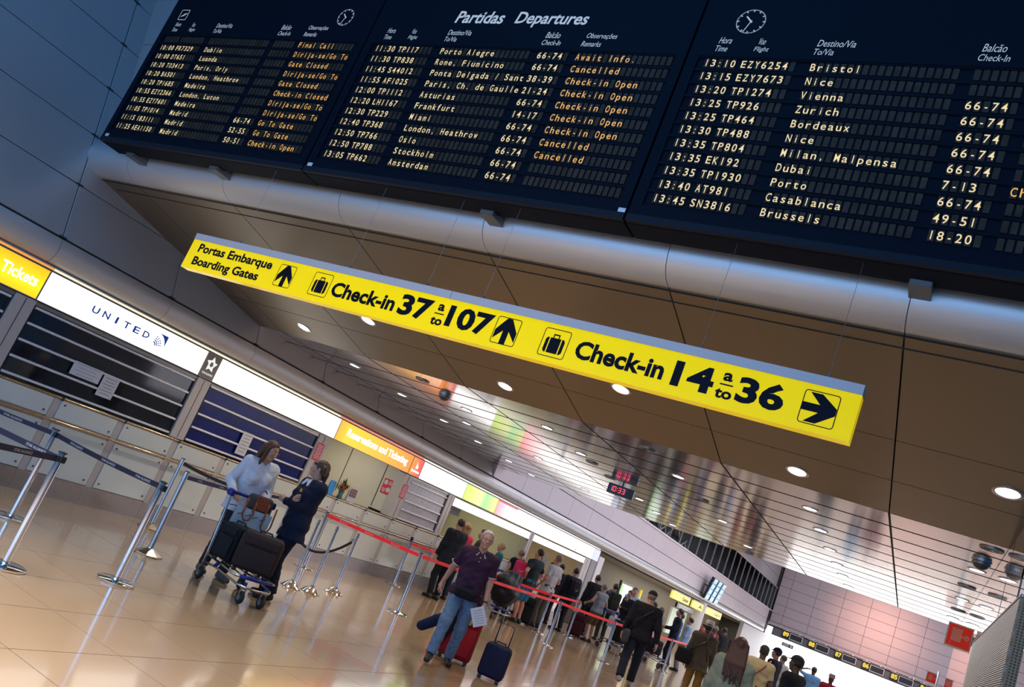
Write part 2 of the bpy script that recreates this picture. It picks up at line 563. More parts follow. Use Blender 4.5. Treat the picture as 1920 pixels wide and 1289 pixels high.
wb = tag(MB().box(-10, 9.2, 65, 65.2, 3.6, 9).build('wall_back', M_gap), kind='structure')
zz_ = [3.68, 4.27, 4.93, 5.60, 6.27, 6.95, 7.62, 8.3]
xs_ = [-9.8] + [-9.0 + 1.79 * k for k in range(11)]
for a, b in zip(xs_[:-1], xs_[1:]):
    for z0, z1 in zip(zz_[:-1], zz_[1:]):
        panel((a, 64.97, z0), (b, 64.97, z0), (b, 64.97, z1), (a, 64.97, z1), 0.02, 'panel', M_back, wb, 0.009)
bp_ = [(64.97, 3.68), (64.80, 3.64), (64.70, 3.56), (64.68, 3.50), (64.74, 3.42), (64.9, 3.38), (65.1, 3.38), (65.1, 3.68)]
for a, b in zip(xs_[:-1], xs_[1:]):
    MB().prism(bp_, lambda u, v, t: (t, u, v), a + .008, b - .008).build('bullnose_panel', M_back, wb, smooth=True)
tag(MB().box(-13.5, 9.2, 18.3, 65.2, 9.0, 9.2).build('ceiling_back_hall', M_panel), kind='structure')
tag(MB().box(9.0, 9.2, 18.3, 65.2, 0, 9.0).build('wall_right', M_panel), kind='structure')
wsc = tag(MB().box(-9.95, -9.72, 55.2, 64.9, 0, 2.62).build('wall_left_end', mat('pale_lilac_wall', (0.5, 0.48, 0.52), 0.5)), kind='structure')
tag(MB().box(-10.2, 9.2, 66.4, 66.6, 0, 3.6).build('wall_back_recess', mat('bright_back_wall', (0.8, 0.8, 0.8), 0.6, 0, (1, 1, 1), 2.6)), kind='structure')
tag(MB().box(-10.2, 9.2, 64.9, 66.5, 3.30, 3.38).build('trim_4', M_gap), kind='structure')

tag(MB().box(-13.5, -9.9, 65.0, 65.2, 0, 9.0).build('wall_recess_end', MATS['gallery_slate']), kind='structure')
tag(MB().add([(-9.86, 17.875, 2.98), (-9.795, 17.875, 2.98), (-9.795, 17.875, 3.34), (-9.98, 17.875, 3.34), (-9.86, 17.885, 2.98), (-9.795, 17.885, 2.98), (-9.795, 17.885, 3.34), (-9.98, 17.885, 3.34)], [(0, 1, 2, 3), (7, 6, 5, 4), (0, 4, 5, 1), (1, 5, 6, 2)]).build('trim_22', M_fascia), kind='structure')
# recesses behind the counters
REC = [(-2.0, 5.56, None), (5.56, 8.5, None), (8.5, 11.52, None), (11.52, 14.5, 'a'), (14.5, 16.42, None), (16.42, 21.25, 'b'), (21.25, 26.2, 'c')]
rb = tag(MB().box(-12.6, -12.5, -4, 26.9, 0, 2.65).build('wall_office_back', M_cream_wall), kind='structure')
tag(MB().box(-12.6, -9.9, -4, 26.9, 2.60, 2.66).build('ceiling_office', mat('office_ceiling', (0.6, 0.58, 0.52), 0.6)), kind='structure')
for i, y in enumerate((8.5, 11.52, 14.5, 16.42, 21.25, 26.3)):
    tag(MB().box(-12.5, -10.45, y - 0.05, y + 0.05, 0, 2.6).box(-10.45, -10.06, y - 0.05, y + 0.05, 1.26, 2.6).build('wall_office_divider', M_cream_wall), kind='structure')
# door seams on the back wall of the ticket office
for i, x in enumerate((-11.44, -10.40)):
    tag(MB().box(x - 0.008, x + 0.008, 14.444, 14.450, 1.3, 2.55).build('trim_%d' % (23 + i), M_gap), kind='structure')
area('office_lamp', (-11.2, 13.0, 2.55), 1.2, 26, (1.0, 0.90, 0.76), (0, 0, 0), 1.6)
area('office_lamp', (-11.2, 18.8, 2.55), 1.6, 34, (1.0, 0.93, 0.60), (0, 0, 0), 3)
area('office_lamp', (-11.2, 23.6, 2.55), 1.6, 30, (1.0, 0.72, 0.42), (0, 0, 0), 3)

# far concourse recess beyond the counters
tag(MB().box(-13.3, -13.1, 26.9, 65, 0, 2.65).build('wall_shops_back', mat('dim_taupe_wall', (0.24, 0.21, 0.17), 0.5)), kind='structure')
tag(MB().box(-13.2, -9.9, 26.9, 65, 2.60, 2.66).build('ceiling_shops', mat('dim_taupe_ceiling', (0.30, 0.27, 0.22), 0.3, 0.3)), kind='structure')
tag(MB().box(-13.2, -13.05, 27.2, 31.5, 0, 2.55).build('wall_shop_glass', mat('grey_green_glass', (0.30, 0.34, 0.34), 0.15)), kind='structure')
area('shops_fill', (-11.5, 31, 2.55), 1.5, 60, (1.0, 0.80, 0.5), (0, 0, 0), 6)
area('shops_fill', (-11.5, 46, 2.55), 1.5, 150, (1.0, 0.86, 0.65), (0, 0, 0), 14)
area('shops_fill', (-11.5, 59, 2.55), 1.5, 110, (1.0, 0.86, 0.65), (0, 0, 0), 10)  # unseen fill added so the end of the recess is not black

# ------------------------------------------------------------------ glass screen on the right, grille unit
M_glass = mat('clear_glass', (0.95, 0.97, 1.0), 0.02, 0, trans=1.0)
M_glass.node_tree.nodes['Principled BSDF'].inputs['IOR'].default_value = 1.45
gs = thing('glass_screen', 'frameless floor to ceiling glass screen on the right under the ceiling', 'glass screen', (0.485, 7.0, 0))
for a, b in ((7.0, 8.447), (8.453, 11.4), (11.405, 14.8), (14.805, 18.2)):
    MB().box(0, 0.012, a - 7, b - 7, 0.02, 3.27).build('pane', M_glass, gs)
MB().box(-0.002, 0.014, 1.447, 1.453, 0.02, 3.27).build('joint_strip', M_black, gs)

gu = thing('grille_unit', 'metal air grille unit with horizontal ribs and a perforated end at the right edge', 'grille', (0.34, 4.70, 0))
M_rib = mat('warm_grey_rib', (0.50, 0.45, 0.40), 0.3, 0.5)
MB().box(0.014, 0.058, 0.02, 3.5, 0, 2.28).build('casing', mat('grille_dark', (0.10, 0.09, 0.085), 0.5), gu)
rbm = None
for i in range(84):
    z = 1.27 + i * 0.012
    o = MB().prism([(0, 0), (-0.010, 0.003), (-0.012, 0.0055), (0, 0.0075)], lambda u, v, t: (u + 0.014, t, v), 0.02, 3.5).build('rib', M_rib, gu) if rbm is None else rbm.copy()
    if rbm is None: rbm = o
    else: COL.objects.link(o)
    o.location = (0, 0, z)
# perforated end plate: real holes
def perforated(x0, x1, z0, z1, y, nx, nz, fr=0.24):
    mb = MB()
    dx = (x1 - x0) / nx; dz = (z1 - z0) / nz
    xs = [x0]
    for i in range(nx): xs += [x0 + dx * (i + fr), x0 + dx * (i + 1 - fr)]
    xs.append(x1)
    zs = [z0]
    for i in range(nz): zs += [z0 + dz * (i + fr), z0 + dz * (i + 1 - fr)]
    zs.append(z1)
    for i in range(len(xs) - 1):
        for j in range(len(zs) - 1):
            if i % 2 == 1 and j % 2 == 1: continue
            mb.add([(xs[i], y, zs[j]), (xs[i + 1], y, zs[j]), (xs[i + 1], y, zs[j + 1]), (xs[i], y, zs[j + 1])], [(0, 1, 2, 3)])
    return mb
perforated(0.0, 0.060, 1.2, 2.29, 0.0, 4, 78).build('perforated_plate', mat('plate_grey', (0.24, 0.16, 0.09), 0.6, spec=0.2), gu)
MB().box(0.0, 0.060, 0.0, 3.52, 2.28, 2.29).build('cap', M_rib, gu)
MB().box(0.0, 0.060, 0.0, 0.02, 0.0, 1.2).build('foot_plate', M_rib, gu)
# ------------------------------------------------------------------ ceiling lamps, vents, speakers
M_lampring = mat('lamp_ring', (0.55, 0.55, 0.56), 0.25, 0.9)
M_lampglow = emis('lamp_glow', (1.0, 0.96, 0.88), 9.0)
M_vent = mat('vent_metal', (0.30, 0.28, 0.24), 0.35, 0.8)


def downlight(x, y, z, tilt, label, group, r=0.095):
    t = thing('ceiling_downlight', label, 'ceiling light', (x, y, z), 0, group)
    R = Matrix.Rotation(tilt, 3, 'X')
    MB().lathe([(r * 0.86, 0.0), (r * 0.9, -0.006), (r * 1.06, -0.008), (r * 1.16, -0.003), (r * 1.16, 0.01)], n=28, R=R).build('ring', M_lampring, t, smooth=True)
    MB().lathe([(0.001, -0.004), (r * 0.86, -0.004), (r * 0.86, 0.0), (0.001, 0.0)], n=28, R=R).build('lens', M_lampglow, t)
    return t


def ceiling_vent(x, y, z, label, r=0.11):
    t = thing('ceiling_vent', label, 'vent', (x, y, z), 0, 'round vents in the polished ceiling')
    for k, q in enumerate((1.0, 0.74, 0.48, 0.24)):
        MB().lathe([(r * q * 0.86, 0.0), (r * q * 0.9, -0.012 + 0.002 * k), (r * q, -0.012 + 0.002 * k), (r * q, 0.0)], n=24).build('ring', M_vent, t, smooth=True)
    return t


TILT = math.atan2(0.64, 3.23)
for x, y, w in ((-6.83, 7.85, 'left'), (-3.27, 7.87, 'middle'), (0.32, 7.87, 'right')):
    downlight(x, y, zb(y) - 0.002, -TILT, 'large lit downlight in the bronze ceiling, %s one just behind the yellow sign' % w, 'downlights in the bronze sloped ceiling', 0.105)
for x, y, w in ((-8.58, 8.64, 'left'), (-5.06, 8.66, 'middle'), (-1.47, 8.68, 'right')):
    downlight(x, y, zb(y) - 0.002, -TILT, 'large lit downlight in the bronze ceiling, %s one nearest the polished ceiling' % w, 'downlights in the bronze sloped ceiling', 0.105)
# light each downlight gives
LP = [(-6.83, 7.85), (-3.27, 7.87), (0.32, 7.87), (-8.58, 8.64), (-5.06, 8.66), (-1.47, 8.68)]
PL = [(-8.6, y) for y in (10.04, 11.5, 13.05, 14.54, 16.1, 17.4)] + [(-5.1, y) for y in (10.25, 11.67, 14.99, 16.27, 17.62)] + \
     [(-3.3, y) for y in (10.92, 14.12, 16.72)] + [(-6.87, y) for y in (10.9, 13.9, 16.6)] + [(-1.47, y) for y in (10.23, 11.63, 13.2, 14.69, 16.06, 17.61)] + [(0.33, y) for y in (10.89, 13.89, 16.8)] + [(-7.7, 12.4)]
colname = {-8.6: 'in the column nearest the left wall', -6.87: 'in the second column from the left wall', -7.7: 'between the two left columns', -5.1: 'in the third column from the left wall',
           -3.3: 'in the column past the digital clock', -1.47: 'in the second column from the glass', 0.33: 'in the column beside the glass screen'}
ordn = ['nearest', 'second', 'third', 'fourth', 'fifth', 'sixth', 'seventh']
cnt = {}
for x, y in PL:
    k = cnt.get(x, 0); cnt[x] = k + 1
    downlight(x, y, 3.298, 0, 'small downlight in the polished ceiling, %s %s' % (ordn[k], colname[x]), 'downlights in the polished ceiling', 0.088)
for i, (x, y) in enumerate(LP):
    spot('downlight_beam', (x, y, zb(y) - 0.03), 75, (1.0, 0.86, 0.68), 130, (0, 0, 0), 0.09, 0.7)
for i, (x, y) in enumerate(PL):
    if i % 2 == 0:
        spot('downlight_beam', (x, y, 3.26), 80, (1.0, 0.88, 0.74), 130, (0, 0, 0), 0.09, 0.7)
for x, y, w in ((-6.87, 9.5, 'round metal vent in the polished ceiling beside a black speaker, left of the clock'),
                (-5.11, 10.23 + 2.0, 'round metal vent in the polished ceiling above the ticketing sign'),
                (-3.37, 9.58, 'round bronze vent in the polished ceiling nearest above the digital clock'),
                (-3.28, 12.39, 'round bronze vent in the polished ceiling farther right of the digital clock'),
                (-5.15, 13.3, 'round dark vent in the polished ceiling left of the digital clock'),
                (0.36, 9.32, 'large round vent in the polished ceiling by the glass screen, nearest one'),
                (0.31, 12.42, 'round vent in the polished ceiling by the glass screen, second one'),
                (0.35, 15.4, 'round vent in the polished ceiling by the glass screen, farthest one'),
                (-3.46, 17.9, 'round vent in the polished ceiling near its far edge')):
    ceiling_vent(x, y, 3.298, w)
for x, y, w in ((-6.85, 10.15, 'dark half-sphere speaker under the polished ceiling above the orange ticketing sign'),
                (0.33, 10.17, 'dark half-sphere speaker under the polished ceiling by the glass screen')):
    t = thing('ceiling_speaker', w, 'speaker', (x, y, 3.297), 0, 'half-sphere speakers under the ceiling')
    MB().ell((0, 0, -0.02), (0.085, 0.085, 0.075), 12).build('dome', mat('speaker_grey', (0.10, 0.10, 0.09), 0.35, 0.4), t, smooth='all')
    MB().lathe([(0.088, -0.045), (0.092, -0.04), (0.092, -0.02), (0.088, -0.018)], n=24).build('band', M_vent, t, smooth=True)
    MB().lathe([(0.09, -0.012), (0.10, -0.01), (0.10, 0.0)], n=24).build('ring', M_lampring, t, smooth=True)

# ------------------------------------------------------------------ check-in counters
pil = [(2.47, 2.73), (5.43, 5.69), (8.37, 8.63), (11.37, 11.66), (14.37, 14.63), (16.29, 16.55), (21.12, 21.38), (25.7, 26.25)]
over = [(2.73, 5.43, 'the leftmost shutter'), (5.43, 8.5, 'the dark glass shutter'), (8.5, 11.5, 'the navy shutter'), (11.5, 14.5, 'the orange ticketing sign'),
        (14.5, 16.4, 'the pale grey shutter'), (16.4, 21.2, 'the green and red lit sign'), (21.2, 26, 'the farthest booth sign')]
NM = 23
cc = {}
bolt_rect = lambda: None
for k in range(NM):
    y0 = 6.54 + 0.99 * (k - 4)
    yc = y0 + 0.5
    nm = next((n for a, b, n in over if a <= yc < b), 'the far booth')
    cc[nm] = cc.get(nm, 0) + 1
    t = thing('counter_module', 'glass-fronted counter module under %s, %s from its left end' % (nm, ['first', 'second', 'third', 'fourth', 'fifth', 'sixth'][cc[nm] - 1]),
              'counter', (XW, y0, 0), 0, 'check-in counter modules along the left wall')
    if k == 0:
        MB().box(-0.62, -0.02, -0.045, 0.935, 0.0, 1.19).build('body', M_steel, t)
        MB().box(-0.022, 0.0, -0.049, 0.939, 0.0, 0.245).build('plinth', M_steel, t)
        MB().box(-0.02, -0.004, -0.049, 0.05, 0.245, 1.19).build('post', M_pillar, t)
        MB().box(-0.02, 0.004, 0.06, 0.93, 0.26, 0.885).build('lower_glass_panel', M_cgl, t)
        MB().box(-0.02, 0.004, 0.06, 0.93, 0.955, 1.19).build('upper_glass_panel', M_cgl, t)
        for y_, z_ in ((0.12, 0.32), (0.87, 0.32), (0.12, 0.83), (0.87, 0.83), (0.12, 1.14), (0.87, 1.01)):
            MB().lathe([(0.014, 0), (0.014, 0.008), (0.009, 0.011)], (0.004, y_, z_), 12, Matrix.Rotation(PI / 2, 3, 'Y')).build('bolt', mat('dark_bolt', (0.16, 0.16, 0.15), 0.3, 0.8), t)
        proto = t
    else:
        for ch in proto.children:
            c_ = ch.copy(); COL.objects.link(c_); c_.parent = t
YEND = 6.54 + 0.99 * (NM - 4)
t = thing('worktop', 'continuous dark worktop with rounded steel edge along all the check-in counters', 'worktop', (XW, 2.5, 1.195))
MB().box(-0.70, -0.01, 0.06, YEND - 2.5, 0.0, 0.03).build('slab', mat('worktop_dark', (0.06, 0.06, 0.065), 0.25), t)
MB().tube([(0.0, 0.06, 0.015), (0.0, YEND - 2.5, 0.015)], 0.017, 12).build('edge_tube', M_brass, t, smooth=True)
jn = None
for k in range(NM):
    o = MB().box(-0.018, 0.019, -0.012, 0.012, -0.012, 0.036).build('joint_clip', M_black, t) if jn is None else jn.copy()
    if jn is None: jn = o
    else: COL.objects.link(o)
    o.location = (0, 6.54 + 0.05 + 0.99 * (k - 4) - 2.5, 0)
t = thing('bumper_rail', 'shiny steel tube rail along the front of the check-in counters', 'rail', (XW + 0.07, 2.5, 0.925))
MB().tube([(0, 0, 0), (0, YEND - 2.5, 0)], 0.016, 12).build('tube', M_brass, t, smooth=True)
jn = None
for k in range(NM):
    o = MB().box(-0.09, 0.006, -0.012, 0.012, -0.014, 0.014).build('bracket', M_black, t) if jn is None else jn.copy()
    if jn is None: jn = o
    else: COL.objects.link(o)
    o.location = (0, 6.54 + 0.06 + 0.99 * (k - 4) - 2.5, 0)

# pillars between the bays
for i, (a, b) in enumerate(pil):
    o = MB().box(-10.05, XW - 0.005, a, b, 1.235, 2.17).build('trim_%d' % (5 + i), M_pillar)
    tag(o, kind='structure')
    MB().box(XW - 0.005, XW - 0.001, (a + b) / 2 - 0.003, (a + b) / 2 + 0.003, 1.25, 2.16).build('seam', M_gap, o)

# shutters
def shutter(name, y0, y1, glassmat, label, zs, sl=M_slat):
    t = thing(name, label, 'shutter', (XW - 0.03, y0, 1.24))
    w = y1 - y0
    MB().box(-0.03, -0.015, 0.02, w - 0.02, 0.0, 0.92).build('sheet', glassmat, t)
    for z in zs:
        MB().prism([(0, -0.016), (0.014, -0.012), (0.016, 0.0), (0.014, 0.012), (0, 0.016), (-0.015, 0.016), (-0.015, -0.016)], lambda u, v, q: (u, q, v + z - 1.24), 0.02, w - 0.02).build('slat', sl, t, smooth=True)
    MB().box(-0.03, 0.0, 0.0, 0.02, 0.0, 0.92).build('guide', M_gap, t)
    MB().box(-0.03, 0.0, w - 0.02, w, 0.0, 0.92).build('guide', M_gap, t)
    MB().box(-0.03, 0.005, 0.0, w, 0.885, 0.93).build('top_box', M_vent, t)
    return t

shutter('roller_shutter', 5.70, 8.36, M_darkglass, 'closed shutter of dark see-through sheet with five pale slats under the sign reading UNITED', (1.275, 1.48, 1.69, 1.90, 2.10))
shutter('roller_shutter', 8.65, 11.36, M_navyglass, 'closed navy blue shutter with pale slats left of the orange ticketing sign', (1.27, 1.47, 1.68, 1.89, 2.12))
shutter('roller_shutter', 14.65, 16.27, M_whiteglass, 'closed pale grey shutter with slats right of the orange ticketing sign', (1.265, 1.46, 1.655, 1.855, 2.055))
shutter('roller_shutter', 2.75, 5.42, M_darkglass, 'closed shutter at the left edge under the yellow sign reading Tickets', (1.275, 1.48, 1.69, 1.90, 2.10))

# notices
def notice(name, label, y0, y1, z0, z1, x, m_, lines=5, lm=None, tilt=0):
    t = thing(name, label, 'notice', (x, y0, z0))
    w, h = y1 - y0, z1 - z0
    MB().box(0, 0.003, 0, w, 0, h).build('sheet', m_, t)
    mb = MB()
    for i in range(lines):
        v = h * (0.86 - 0.72 * i / max(1, lines - 1)); q = w * (0.30 if i % 2 else 0.38)
        mb.add([(0.0036, w / 2 - q, v), (0.0036, w / 2 + q, v), (0.0036, w / 2 + q, v + h * 0.035), (0.0036, w / 2 - q, v + h * 0.035)], [(0, 1, 2, 3)])
    mb.build('print', lm or mat('print_grey', (0.25, 0.25, 0.28), 0.7), t)
    return t

notice('paper_notice', 'square white paper notice taped on the dark glass shutter, left one', 6.50, 6.94, 1.53, 1.71, XW - 0.012, M_paper, 4)
notice('paper_notice', 'narrow white paper notice taped on the dark glass shutter, right one', 6.97, 7.22, 1.40, 1.69, XW - 0.012, M_paper, 6)
notice('paper_notice', 'white paper notice taped on the navy shutter, above the woman in white', 9.67, 9.90, 1.33, 1.70, XW - 0.010, M_paper, 6)
W_ = mat('print_white', (0.85, 0.8, 0.8), 0.6)
notice('wall_notice', 'pink red notice with white lines on the pillar behind the woman in navy', 11.40, 11.60, 1.70, 2.02, XW - 0.004, M_pinkred, 8, W_)
notice('wall_notice', 'pink red notice with white lines on the pillar right of the ticket office opening', 14.40, 14.60, 1.66, 1.96, XW - 0.004, M_pinkred, 8, W_)
t = thing('wall_poster', 'dark red poster with pale round pictures on the ticket office side wall', 'notice', (-10.33, 14.446, 1.62))
MB().box(0, 0.25, -0.003, 0, 0, 0.32).build('sheet', M_red, t)
for cx, cz in ((0.07, 0.24), (0.18, 0.10)):
    MB().lathe([(0.052, 0), (0.052, 0.003)], (cx, -0.003, cz), 20, Matrix.Rotation(PI / 2, 3, 'X')).build('round_picture', M_paper, t)
mb = MB()
for u0, v0 in ((0.14, 0.24), (0.14, 0.21), (0.14, 0.27), (0.03, 0.10), (0.03, 0.07), (0.03, 0.04)):
    mb.box(u0, u0 + 0.08, -0.0045, -0.003, v0, v0 + 0.012)
mb.build('print', W_, t)

# ------------------------------------------------------------------ lit sign band
def lightbox(y0, y1, m_, label, z0=2.185, z1=2.57, x=XW):
    t = thing('lightbox_sign', label, 'sign', (x, y0, z0))
    w = y1 - y0; h = z1 - z0
    MB().box(-0.12, -0.004, 0, w, 0, h).build('casing', M_pillar, t)
    MB().box(-0.004, 0.0, 0.008, w - 0.008, 0.008, h - 0.008).build('lit_face', m_, t)
    return t


def yz(x): return lambda u, v: (x, u, v)


M_logoblue = mat('logo_blue', (0.01, 0.05, 0.35), 0.4, 0, (0.0, 0.06, 0.5), 0.3)
M_tick = grad_emis('ticket_yellow', 2, 2.18, 2.57, [(0.0, (1.0, 0.55, 0.0)), (0.4, (1.0, 0.78, 0.0)), (1.0, (1.0, 0.45, 0.0))], 1.3)
s1 = lightbox(2.70, 5.66, M_tick, 'yellow and orange lit sign reading Tickets at the left edge')
mb = MB(); text_into(mb, 'Tickets', 2.41, 2.88, 0.13, 0.27, yz(0.003), 0.02); mb.build('lettering', M_white, s1)
s2 = lightbox(5.67, 8.33, M_white, 'white lit sign reading UNITED in blue with a globe logo')
mb = MB()
L0 = 6.36 - 5.67
for i, ch in enumerate('UNITED'):
    u = L0 + i * 0.165
    w = 0.035 if ch == 'I' else 0.105
    u += 0.035 if ch == 'I' else 0
    text_into(mb, ch, u, u + w, 0.155, 0.245, yz(0.003), 0.022)
mb.build('lettering', M_logoblue, s2)
mb = MB(); a0, a1 = 7.385 - 5.67, 7.585 - 5.67
arc = [(a0 + 0.0 + 0.02 + 0.18 * math.sin(q), 0.305 - 0.18 * (1 - math.cos(q)) * 1.1) for q in [i * 0.157 for i in range(11)]]
for i in range(10):
    p, q = arc[i], arc[i + 1]
    mb.add([yz(0.003)(*p), yz(0.003)(*q), yz(0.003)(a1, 0.12 if i > 8 else 0.305 - 0.02 * i), yz(0.003)(a1, 0.305 - 0.018 * max(0, i - 1))], [(0, 1, 2, 3)])
for i in range(4):
    for j in range(5):
        r = 0.045 + 0.028 * i; an = 0.25 + j * 0.28
        c0 = (a0 + 0.005 + r * math.cos(an), 0.115 + r * math.sin(an))
        poly_into(mb, [(c0[0] - 0.009, c0[1] - 0.009), (c0[0] + 0.009, c0[1] - 0.009), (c0[0] + 0.009, c0[1] + 0.009), (c0[0] - 0.009, c0[1] + 0.009)], yz(0.0032))
mb.build('globe_logo', M_logoblue, s2)
s3 = lightbox(8.34, 8.61, mat('emblem_grey', (0.22, 0.20, 0.17), 0.5), 'grey brown plate with a white five-part star emblem between two lit signs')
mb = MB()
for k in range(5):
    a = PI / 2 + k * 2 * PI / 5
    cx, cy = 0.135 + 0.058 * math.cos(a), 0.225 + 0.068 * math.sin(a)
    pts = [(cx + 0.052 * math.cos(a + s_), cy + 0.058 * math.sin(a + s_)) for s_ in (0, 2.3, -2.0)]
    poly_into(mb, pts, yz(0.003))
text_into(mb, 'STAR ALLIANCE', 0.03, 0.24, 0.06, 0.09, yz(0.003), 0.02)
mb.build('star_emblem', emis('emblem_white', (1, 0.98, 0.95), 0.9), s3)
lightbox(8.62, 11.74, M_white, 'blank white lit sign above the navy shutter')
M_or = grad_emis('ticketing_orange', 1, 11.75, 14.38, [(0.0, (1.0, 0.42, 0.02)), (0.12, (1.0, 0.62, 0.02)), (0.45, (1.0, 0.50, 0.02)), (1.0, (1.0, 0.25, 0.02))], 1.25)
s4 = lightbox(11.75, 14.37, M_or, 'orange lit sign reading Reservations and Ticketing')
mb = MB(); text_into(mb, 'Reservations and Ticketing', 0.28, 2.45, 0.10, 0.29, yz(0.003), 0.03); mb.build('lettering', M_white, s4)
s5 = lightbox(14.385, 14.81, grad_emis('emirates_orange', 1, 14.38, 14.82, [(0.0, (1.0, 0.32, 0.02)), (1.0, (0.85, 0.02, 0.06))], 1.1), 'small orange to red lit sign with a white calligraphic logo and the word Emirates')
mb = MB(); text_into(mb, 'Emirates', 0.06, 0.37, 0.075, 0.135, yz(0.003), 0.02)
for dx, h_, r_ in ((0.17, 0.16, 0.02), (0.205, 0.11, 0.024), (0.235, 0.075, 0.018)):
    c = [(dx + 0.022 * math.sin(q * 2.2), 0.15 + h_ * q) for q in [i / 8 for i in range(9)]]
    for i in range(8):
        w0 = r_ * math.sin(PI * (i + 0.3) / 8.6); w1 = r_ * math.sin(PI * (i + 1.3) / 9.3)
        mb.add([yz(0.003)(c[i][0] - w0 / 2, c[i][1]), yz(0.003)(c[i][0] + w0 / 2, c[i][1]), yz(0.003)(c[i + 1][0] + w1 / 2, c[i + 1][1]), yz(0.003)(c[i + 1][0] - w1 / 2, c[i + 1][1])], [(0, 1, 2, 3)])
mb.build('logo', M_white, s5)
lightbox(14.82, 16.86, M_white, 'blank white lit sign above the pale grey shutter')
lightbox(16.87, 18.62, grad_emis('lime_print', 1, 16.87, 18.63, [(0.0, (0.62, 0.95, 0.10)), (0.45, (0.85, 0.9, 0.35)), (0.62, (0.35, 0.85, 0.30)), (1.0, (0.9, 0.85, 0.25))], 1.2), 'lime green and yellow lit sign above the farther booth')
s6 = lightbox(18.63, 21.2, grad_emis('rose_print', 1, 18.63, 21.2, [(0.0, (1.0, 0.25, 0.28)), (0.35, (1.0, 0.65, 0.65)), (0.7, (1.0, 0.95, 0.9)), (1.0, (1, 1, 1))], 1.8), 'lit sign fading from rose red to white right of the lime one')
MB().box(0.0, 0.003, 0.0, 1.2, 0.345, 0.375).build('red_band', emis('red_band', (1.0, 0.05, 0.06), 1.2), s6)
s7 = lightbox(21.21, 26.25, M_white, 'long white lit sign above the farthest booth')
lightbox(26.27, 26.86, mat('pale_blue_logo', (0.5, 0.55, 0.7), 0.4, 0, (0.5, 0.58, 0.8), 0.8), 'small pale blue lit sign at the far end of the sign band')
# second band of the two booths
t = lightbox(16.56, 21.11, mat('soft_white_band', (0.8, 0.78, 0.76), 0.4, 0, (1, 0.96, 0.95), 0.85), 'plain white lower band above the green lit booth', 1.95, 2.15)
t = lightbox(21.38, 25.68, mat('white_band_2', (0.8, 0.78, 0.76), 0.4, 0, (1, 0.97, 0.95), 1.6), 'plain white lower band above the farthest booth', 1.96, 2.15)
mb = MB(); text_into(mb, '8', 3.2, 3.3, 0.21, 0.36, yz(0.004), 0.02); mb.build('red_figure', emis('lit_red', (1.0, 0.12, 0.08), 1.0), t)
# trim above the signs; glowing segments paint in the sign light it catches
o = MB().box(-9.95, -9.84, -5, 26.9, 2.585, 2.632).build('trim_20', M_pillar); tag(o, kind='structure')
strip = thing('sign_glow_strip', 'thin strip above the lit sign band, painted with the glow it catches', 'glow strip', (-9.83, 5.6, 2.605))
MB().box(-0.006, 0.006, -2.8, 0.1, -0.010, 0.010).build('orange_segment', emis('strip_orange', (1.0, 0.38, 0.05), 1.1), strip)
MB().box(-0.006, 0.006, 0.1, 6.1, -0.010, 0.010).build('warm_segment', emis('strip_warm', (1.0, 0.85, 0.6), 1.3), strip)
MB().box(-0.006, 0.006, 6.1, 9.2, -0.010, 0.010).build('red_segment', emis('strip_red', (1.0, 0.25, 0.12), 1.2), strip)
MB().box(-0.006, 0.006, 9.2, 21.2, -0.010, 0.010).build('white_segment', emis('strip_white', (1.0, 0.95, 0.9), 1.3), strip)
